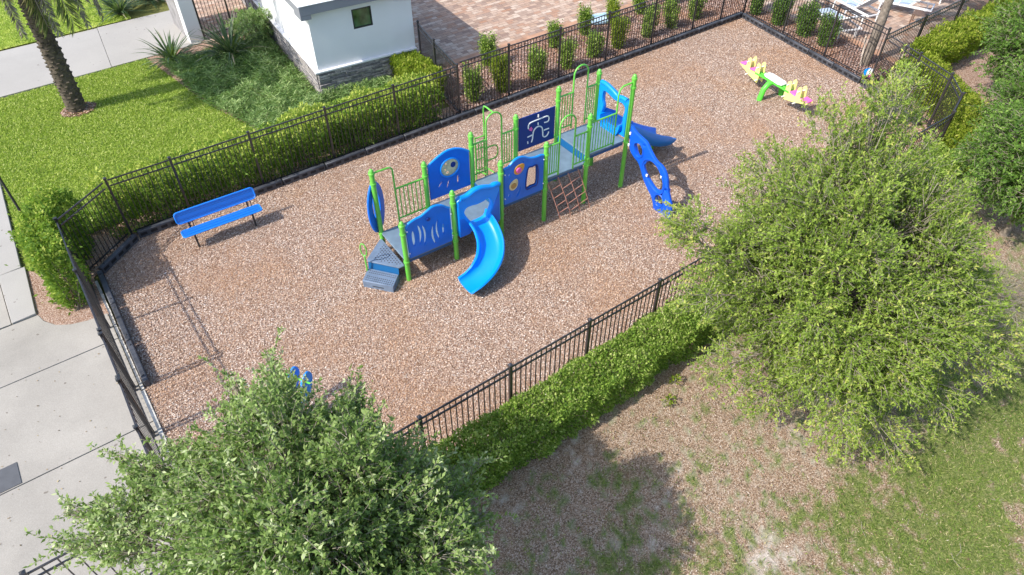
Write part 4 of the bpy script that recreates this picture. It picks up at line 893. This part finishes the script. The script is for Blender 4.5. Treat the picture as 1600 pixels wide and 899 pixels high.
def hedge(label, pts, wd, h, m, dens=2600, L=.06, Wd=.032, seed=5, name='hedge', bot=.62, cat='hedge', group=None, z0=.02, side=0, deep=.07, amp=1., sun_top=.12):
    """clipped hedge along a polyline: stems inside, leaves through the outer half metre of its volume"""
    global rng; rng = np.random.default_rng(seed)
    t = thing(name, label, cat, (pts[0][0], pts[0][1], 0), group=group)
    Ls = [math.hypot(b[0]-a[0], b[1]-a[1]) for a, b in zip(pts, pts[1:])]; LL = sum(Ls); n = int(dens*LL*(wd+2*h))
    s = rng.uniform(0, LL, n); X = np.zeros(n); Y = np.zeros(n); NX = np.zeros(n); NY = np.zeros(n); acc = 0
    for (a, b), l in zip(zip(pts, pts[1:]), Ls):
        k = (s >= acc) & (s <= acc+l); f = (s[k]-acc)/l; X[k] = a[0]+(b[0]-a[0])*f; Y[k] = a[1]+(b[1]-a[1])*f; NX[k] = -(b[1]-a[1])/l; NY[k] = (b[0]-a[0])/l; acc += l
    # position over cross-section perimeter
    u = rng.uniform(0, wd+2*h, n); dep = rng.exponential(deep, n)*1.0
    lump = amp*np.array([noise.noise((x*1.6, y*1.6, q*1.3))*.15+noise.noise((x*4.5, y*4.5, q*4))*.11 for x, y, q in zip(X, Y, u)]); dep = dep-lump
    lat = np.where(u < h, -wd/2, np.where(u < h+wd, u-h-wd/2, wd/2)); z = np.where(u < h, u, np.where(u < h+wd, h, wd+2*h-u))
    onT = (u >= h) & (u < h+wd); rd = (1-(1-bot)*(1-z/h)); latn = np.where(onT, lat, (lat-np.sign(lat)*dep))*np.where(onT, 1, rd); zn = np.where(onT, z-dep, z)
    # round the shoulders
    edge = np.clip((np.abs(latn)/(wd/2)-.7)/.3, 0, 1); zn = np.where(zn > h*.8, zn-edge**2*.08, zn)
    endf = np.clip(1-np.minimum(s, LL-s)/.25, 0, 1); zn = zn*(1-.18*endf**2)
    P = np.stack([X+NX*(latn+side*(zn/h)), Y+NY*(latn+side*(zn/h)), np.maximum(zn, .03)+z0], 1)
    out_ = np.stack([NX*np.sign(latn)*(~onT), NY*np.sign(latn)*(~onT), onT*1.+.25], 1)
    D = unit(out_*.75+rng.normal(0, .6, (n, 3))); sz = rng.uniform(.6, 1.3, n)
    tint = np.clip(.72*rng.random(n)+.14+1.3*lump/amp+sun_top*onT+.1*rng.normal(size=n), 0, 1)  # top leaves tinted lighter: sunlit look put into the leaf colour
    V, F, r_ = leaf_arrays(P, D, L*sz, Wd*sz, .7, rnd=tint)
    link('foliage', fast_mesh(V, F, r_), m, t)
    ns = int(LL*26); s2 = rng.integers(0, n, ns); A = P[s2].copy(); A[:, 2] = 0; cx = X[s2]; cy = Y[s2]; A[:, 0] = cx+rng.normal(0, wd*.13, ns); A[:, 1] = cy+rng.normal(0, wd*.13, ns)
    link('stems', fast_mesh(*twig_arrays(A, P[s2]*.97+A*.03, .010, .004)), M['bark'], t)
    return t
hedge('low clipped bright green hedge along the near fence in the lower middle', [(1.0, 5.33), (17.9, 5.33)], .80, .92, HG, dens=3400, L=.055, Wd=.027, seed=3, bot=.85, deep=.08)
hedge('long hedge behind the back fence, dark towards the playground and sunny on top', [(-.2, 16.02), (9.0, 16.05)], .95, 1.2, HB, dens=1250, L=.085, Wd=.042, seed=4, bot=.9, deep=.13, amp=1.5, sun_top=.45)
hedge('green hedge wrapping the left corner beside the driveway', [(-1.36, 13.6), (-1.38, 14.9), (-.75, 15.95)], .62, 1.65, HB, dens=1500, L=.085, Wd=.042, seed=6, bot=.9, deep=.12, amp=1.5, sun_top=.3)
hedge('low sunny green skirt of plants on the lawn side of the corner hedge', [(-1.55, 15.3), (-1.1, 16.2), (.6, 16.75)], .55, .35, HG, dens=1300, L=.085, Wd=.035, seed=16, amp=2)
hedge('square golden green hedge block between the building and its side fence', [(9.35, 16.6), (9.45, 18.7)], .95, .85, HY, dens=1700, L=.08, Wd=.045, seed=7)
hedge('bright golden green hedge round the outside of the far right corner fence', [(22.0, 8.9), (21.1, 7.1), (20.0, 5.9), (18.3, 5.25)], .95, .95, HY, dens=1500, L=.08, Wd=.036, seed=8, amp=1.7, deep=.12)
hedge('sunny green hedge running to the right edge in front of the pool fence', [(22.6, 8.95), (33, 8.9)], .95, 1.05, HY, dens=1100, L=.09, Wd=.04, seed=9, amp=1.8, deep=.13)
# upright shrubs in the bed
def shrub(label, x, y, h, r, m, seed, group):
    global rng; rng = np.random.default_rng(seed)
    t = thing('upright_shrub', label, 'shrub', (x, y, 0), group=group); ns = 16
    a = rng.uniform(0, 6.28, ns); rr = r*np.sqrt(rng.random(ns))*.75; r = r*rng.uniform(.8, 1.2); h = h*rng.uniform(.88, 1.12); lx, ly = rng.normal(0, .06, 2); tp = np.stack([x+lx+np.cos(a)*rr, y+ly+np.sin(a)*rr, h*rng.uniform(.62, 1.05, ns)], 1); bs = np.stack([x+np.cos(a)*rr*.25, y+np.sin(a)*rr*.25, np.zeros(ns)], 1)
    link('stems', fast_mesh(*twig_arrays(bs, tp, .010, .004)), M['twig'], t)
    n = int(4200*(h/1.1)*(r/.3)**1.3); k = rng.integers(0, ns, n); f = rng.uniform(.12, 1.02, n)
    P = bs[k]+(tp[k]-bs[k])*f[:, None]+rng.normal(0, .065, (n, 3)); P[:, 2] = np.maximum(P[:, 2], .04)
    D = unit(rng.normal(0, .6, (n, 3))+np.array([0, 0, .5])+(P-np.array([x, y, h*.5]))*.6)
    V, F, r_ = leaf_arrays(P, D, rng.uniform(.045, .09, n), rng.uniform(.025, .045, n), .6); link('foliage', fast_mesh(V, F, r_), m, t)
GR = 'upright shrubs in the bed between the fence and the pavers'
ordn = ['nearest the building side fence', 'second from the building side fence', 'third from the building side fence', 'fourth from the building side fence', 'fifth from the building side fence', 'sixth from the building side fence', 'third from the right corner', 'second from the right corner', 'at the right corner']
for i, (x, y) in enumerate([(10.35, 16.05), (11.45, 16.0), (12.75, 16.05), (14.05, 16.02), (15.3, 16.15), (16.45, 16.15), (17.8, 16.15), (19.1, 16.2), (20.4, 16.25)]):
    shrub('%s upright shrub by the back fence, %s' % ('yellow' if i in (1, 5) else 'green', ordn[i]), x, y, 1.05+random.uniform(-.15, .15), .36, HY if i in (1, 5) else HG, 100+i, GR)
ordb = ['first from the left', 'second from the left', 'third from the left', 'fourth from the left', 'fifth from the left', 'last on the right']
for i, (x, y) in enumerate([(12.1, 17.75), (14.7, 17.5), (16.2, 17.65), (17.65, 17.75), (19.15, 17.8), (20.7, 17.8)]):
    shrub('upright shrub in the rear row beside the rust paver border, %s' % ordb[i], x, y, .98+random.uniform(-.15, .15), .32, HY if i == 3 else HG, 120+i, GR)
for i, (x, y, w_) in enumerate([(22.55, 15.2, 'nearest the back corner'), (22.45, 14.1, 'second from the back corner'), (22.4, 12.95, 'third from the back corner'), (22.3, 12.0, 'nearest the tree trunk')]):
    shrub('dense dark green bush outside the right end fence, %s' % w_, x, y, 1.1, .42, DK, 140+i, 'dark bushes along the right end fence')

# ground cover and flax clumps
global_rng = rng; rng = np.random.default_rng(77)
p = scatter_poly([(4.7, 16.3), (8.8, 16.3), (8.85, 18.75), (6.55, 18.85), (7.0, 24.2), (3.45, 24.0), (3.7, 20.6), (4.2, 18.9)], 52000)
hh = np.array([.24+.16*noise.noise((x*1.4, y*1.4, 1.))+.14*noise.noise((x*4, y*4, 1.)) for x, y in p]); n = len(p)
P = np.concatenate([p, (hh*rng.uniform(.2, 1, n))[:, None]], 1); a = rng.uniform(0, 6.28, n); D = np.stack([np.cos(a), np.sin(a), rng.uniform(-.15, .8, n)], 1)
V, F, r_ = leaf_arrays(P, D, rng.uniform(.10, .26, n), rng.uniform(.014, .03, n), .8, rnd=np.clip(rng.random(n)*.8+(hh-.24)*2.2+.08, 0, 1))
tag(link('ground_cover', fast_mesh(V, F, r_), CV), 'shaggy green ground cover between lawn, building and back hedge', 'ground cover', kind='stuff')
def flax(label, x, y, nbl, L, m, seed, name='flax_clump', dry=0):
    global rng; rng = np.random.default_rng(seed); t = thing(name, label, 'plant', (x, y, 0)); Vs = []; Fs = []; k = 0; rn = []
    for i in range(nbl):
        a = rng.uniform(0, 6.28); el = R(rng.uniform(15, 80)); l = L*rng.uniform(.6, 1.1); w_ = rng.uniform(.045, .08); base_ = np.array([x+.1*math.cos(a)*rng.random(), y+.1*math.sin(a)*rng.random(), .03]); sd = np.array([-math.sin(a), math.cos(a), 0]); rv = rng.random()
        P = base_.copy(); e = el; prev = None
        for s_ in range(7):
            wv_ = w_*(1-(s_/6)**2.2)+.002; Vs += [P-sd*wv_/2, P+sd*wv_/2]
            if s_: Fs.append((k-2, k-1, k+1, k)); rn.append(rv)
            k += 2; P = P+np.array([math.cos(a)*math.cos(e), math.sin(a)*math.cos(e), math.sin(e)])*l/6; e -= R(rng.uniform(2, 15))
    link('blades', fast_mesh(np.array(Vs), np.array(Fs), np.array(rn)), m, t)
    b = MB(); b.lathe((x, y, 0), [(.10, 0), (.12, .05), (.07, .12), (.02, .16)], 10); b.build('crown_base', M['boot'], t)
flax('dark green flax clump beside the sidewalk and white pillar', 3.75, 24.2, 95, 1.25, FX, 201)
flax('big tangled flax clump below the entrance gate', 5.5, 23.4, 170, 1.55, FX, 202)
flax('green flax clump beyond the sidewalk at the top left', 3.4, 29.4, 110, 1.3, FX, 203)
flax('second flax clump beyond the sidewalk, next to the pillar', 4.6, 30.2, 110, 1.3, FX, 204)
tree('leafy_bush', 'rounded green bush against the building between gate and flax', (6.7, 24.1), (6.7, 24.1, .55), (.55, .7, .5), CV, n_cl=12, tw=60, lv=14, L=.11, Wd=.03, twl=.25, trunk_h=.2, trunk_r=.03, sprigs=10, seed=51, cat='bush', cl_r=(.3, .45))

# palms
def palm(label, x, y, H, r, lean=(0, 0), nfr=26, fl=2.5, dead=(), seed=9, boots=True, elr=(-25, 70)):
    global rng; rng = np.random.default_rng(seed); rd = random.Random(seed)
    t = thing('palm_tree', label, 'palm tree', (x, y, 0)); top = Vector((x+lean[0], y+lean[1], H)); bs = Vector((x, y, 0))
    b = MB(); nn = 14; b.tube([bs.lerp(top, i/nn)+Vector((0, 0, -.05 if i == 0 else 0)) for i in range(nn+1)], [r*(1.12-.3*i/nn) + (.02 if i % 2 else 0) for i in range(nn+1)], 14); b.build('trunk', M['boot'] if boots else M['bark'], t, ang=80)
    if boots:
        b = MB(); cnt = int(H*62)
        for i in range(cnt):
            f = i/cnt; c = bs.lerp(top, f); a = i*2.39996; rr = r*(1.08-.26*f); o = Vector((math.cos(a), math.sin(a), 0)); s_ = Vector((-math.sin(a), math.cos(a), 0)); w_ = rd.uniform(.05, .075)
            p0 = c+o*(rr-.03); tip = c+o*(rr+rd.uniform(.04, .075))+Vector((0, 0, rd.uniform(.06, .10)))
            b.add([p0-s_*w_, p0+s_*w_, tip+s_*w_*.6, tip-s_*w_*.6, p0-s_*w_+Vector((0, 0, .11))-o*.02, p0+s_*w_+Vector((0, 0, .11))-o*.02], [(0, 1, 2, 3), (3, 2, 5, 4), (0, 3, 4), (1, 5, 2)])
        b.build('boots', mat('palm_boot_tip', (.085, .07, .048), .95, 0, .6, 9, .6), t, smooth=False)
    def frond(a, e0, L, curve, m, name, ll=1.):
        pts = []; P = np.array([top.x, top.y, top.z-.05]); e = R(e0); n = 14
        for i in range(n+1):
            pts.append(P.copy()); P = P+np.array([math.cos(a)*math.cos(e), math.sin(a)*math.cos(e), math.sin(e)])*L/n; e = max(R(-88), e-R(curve)/n*(1+i/n))
        pts = np.array(pts); f = rng.uniform(.14, 1, 240); i0 = np.minimum((f*n).astype(int), n-1); q = pts[i0]+(pts[i0+1]-pts[i0])*((f*n)-i0)[:, None]; tg = unit(pts[i0+1]-pts[i0])
        sd = np.array([-math.sin(a), math.cos(a), 0]); sg = np.where(rng.random(len(f)) < .5, -1, 1)[:, None]
        D = tg*.75+sg*sd*rng.uniform(.4, .8, (len(f), 1))+np.array([0, 0, -.1])+rng.normal(0, .12, (len(f), 3))
        V, F, r_ = leaf_arrays(q, D, ll*(.42*np.sin(np.clip(f, .05, .95)*2.6)+.08)*L/2.5, .036, .8); link(name, fast_mesh(V, F, r_), m, t)
        b = MB(); b.tube(pts.tolist(), [.03*(1-.85*i/n) for i in range(n+1)], 6); return b
    for i in range(nfr):
        e0 = rd.uniform(*elr); bb = frond(i*2.39996, e0, fl*rd.uniform(.85, 1.1), rd.uniform(55, 95), FR, 'frond'); bb.build('frond_stalk', M['twig'], t)
    for a, L in dead:
        bb = frond(a, -8, L, 92, FD, 'dead_frond', .42); bb.build('frond_stalk', M['twig'], t)
palm('stout date palm with rough brown trunk on the left lawn', .48, 22.66, 5.0, .225, (.12, 0), 30, 2.6, [(R(188), 2.7), (R(215), 2.9), (R(248), 2.9), (R(280), 3.0), (R(312), 3.1), (R(340), 3.2), (R(5), 3.2), (R(20), 3.0)], 9, elr=(-22, 72))
chips('palm_mulch_ring', 'ring of brown mulch round the foot of the date palm', 'mulch', [(.5+.5*math.cos(k*.5), 22.62+.42*math.sin(k*.5)) for k in range(12)], 1800, M['bed_chips'], (.04, .1), (.015, .03), (.01, .06))
palm('slim grey trunked palm rising between the loungers and the right fence', 22.2, 10.35, 6.6, .125, (.35, .1), 20, 1.9, (), 10, boots=False, elr=(0, 75))

# small things lying about
def debris(name, label, cat, poly, n, L, W, m, z=.02, seed=300):
    global rng; rng = np.random.default_rng(seed)
    p = scatter_poly(poly, n); a = rng.uniform(0, 6.28, n); P = np.concatenate([p, np.full((n, 1), z)], 1)
    V, F, r_ = leaf_arrays(P, np.stack([np.cos(a), np.sin(a), rng.uniform(-.02, .2, n)], 1), rng.uniform(*L, n), rng.uniform(*W, n), 2.5)
    tag(link(name, fast_mesh(V, F, r_), m), label, cat, kind='stuff')
DL = leaf_mat('fallen_leaf', [(0, (.09, .06, .04)), (.6, (.28, .19, .11)), (1, (.5, .4, .22))], .1)
debris('fallen_leaves', 'small fallen leaves and specks on the concrete driveway', 'fallen leaves', [(-3.6, 8.2), (-1.05, 8.2), (-1.05, 13), (-2.2, 13), (-3.6, 11)], 60, (.02, .05), (.012, .03), DL)
debris('fallen_leaf_scatter', 'dry fallen leaves scattered under the two trees', 'fallen leaves', [(2.5, 4.8), (10, 4.8), (13, 0), (9, -2.5), (3, 1.5)], 420, (.03, .07), (.015, .035), DL, .025, 301)
b = MB(); rd2 = random.Random(5)
for i in range(70):
    x, y = rd2.uniform(2.6, 12), rd2.uniform(-1, 4.7); a = rd2.uniform(0, 6.28); l = rd2.uniform(.06, .28); b.tube([(x, y, .012), (x+l*.5*math.cos(a), y+l*.5*math.sin(a), .022), (x+l*math.cos(a+.3), y+l*math.sin(a+.3), .012)], .004, 4)
tag(b.build('fallen_twigs', M['twig']), 'thin pale fallen twigs on the bare yard', 'twigs', kind='stuff')
for i, (x, y, lab) in enumerate([(7.35, 4.72, 'small yellow green seedling sprouting in the hedge shadow near the light green tree'), (6.9, 4.45, 'tiny pale weed sprout just below the seedling on bare soil')]):
    t = thing('seedling', lab, 'plant', (x, y, 0)); rng = np.random.default_rng(310+i); n = 60
    a = rng.uniform(0, 6.28, n); rr = rng.uniform(0, .10, n); P = np.stack([x+rr*np.cos(a), y+rr*np.sin(a), rng.uniform(.03, .2, n)], 1)
    V, F, r_ = leaf_arrays(P, np.stack([np.cos(a), np.sin(a), rng.uniform(.1, 1, n)], 1), .06, .03, 1); link('leaves', fast_mesh(V, F, r_), HY, t)
    bb_ = MB(); bb_.tube([(x, y, 0), (x+.01, y, .16)], .005, 5); bb_.build('stem', M['twig'], t)
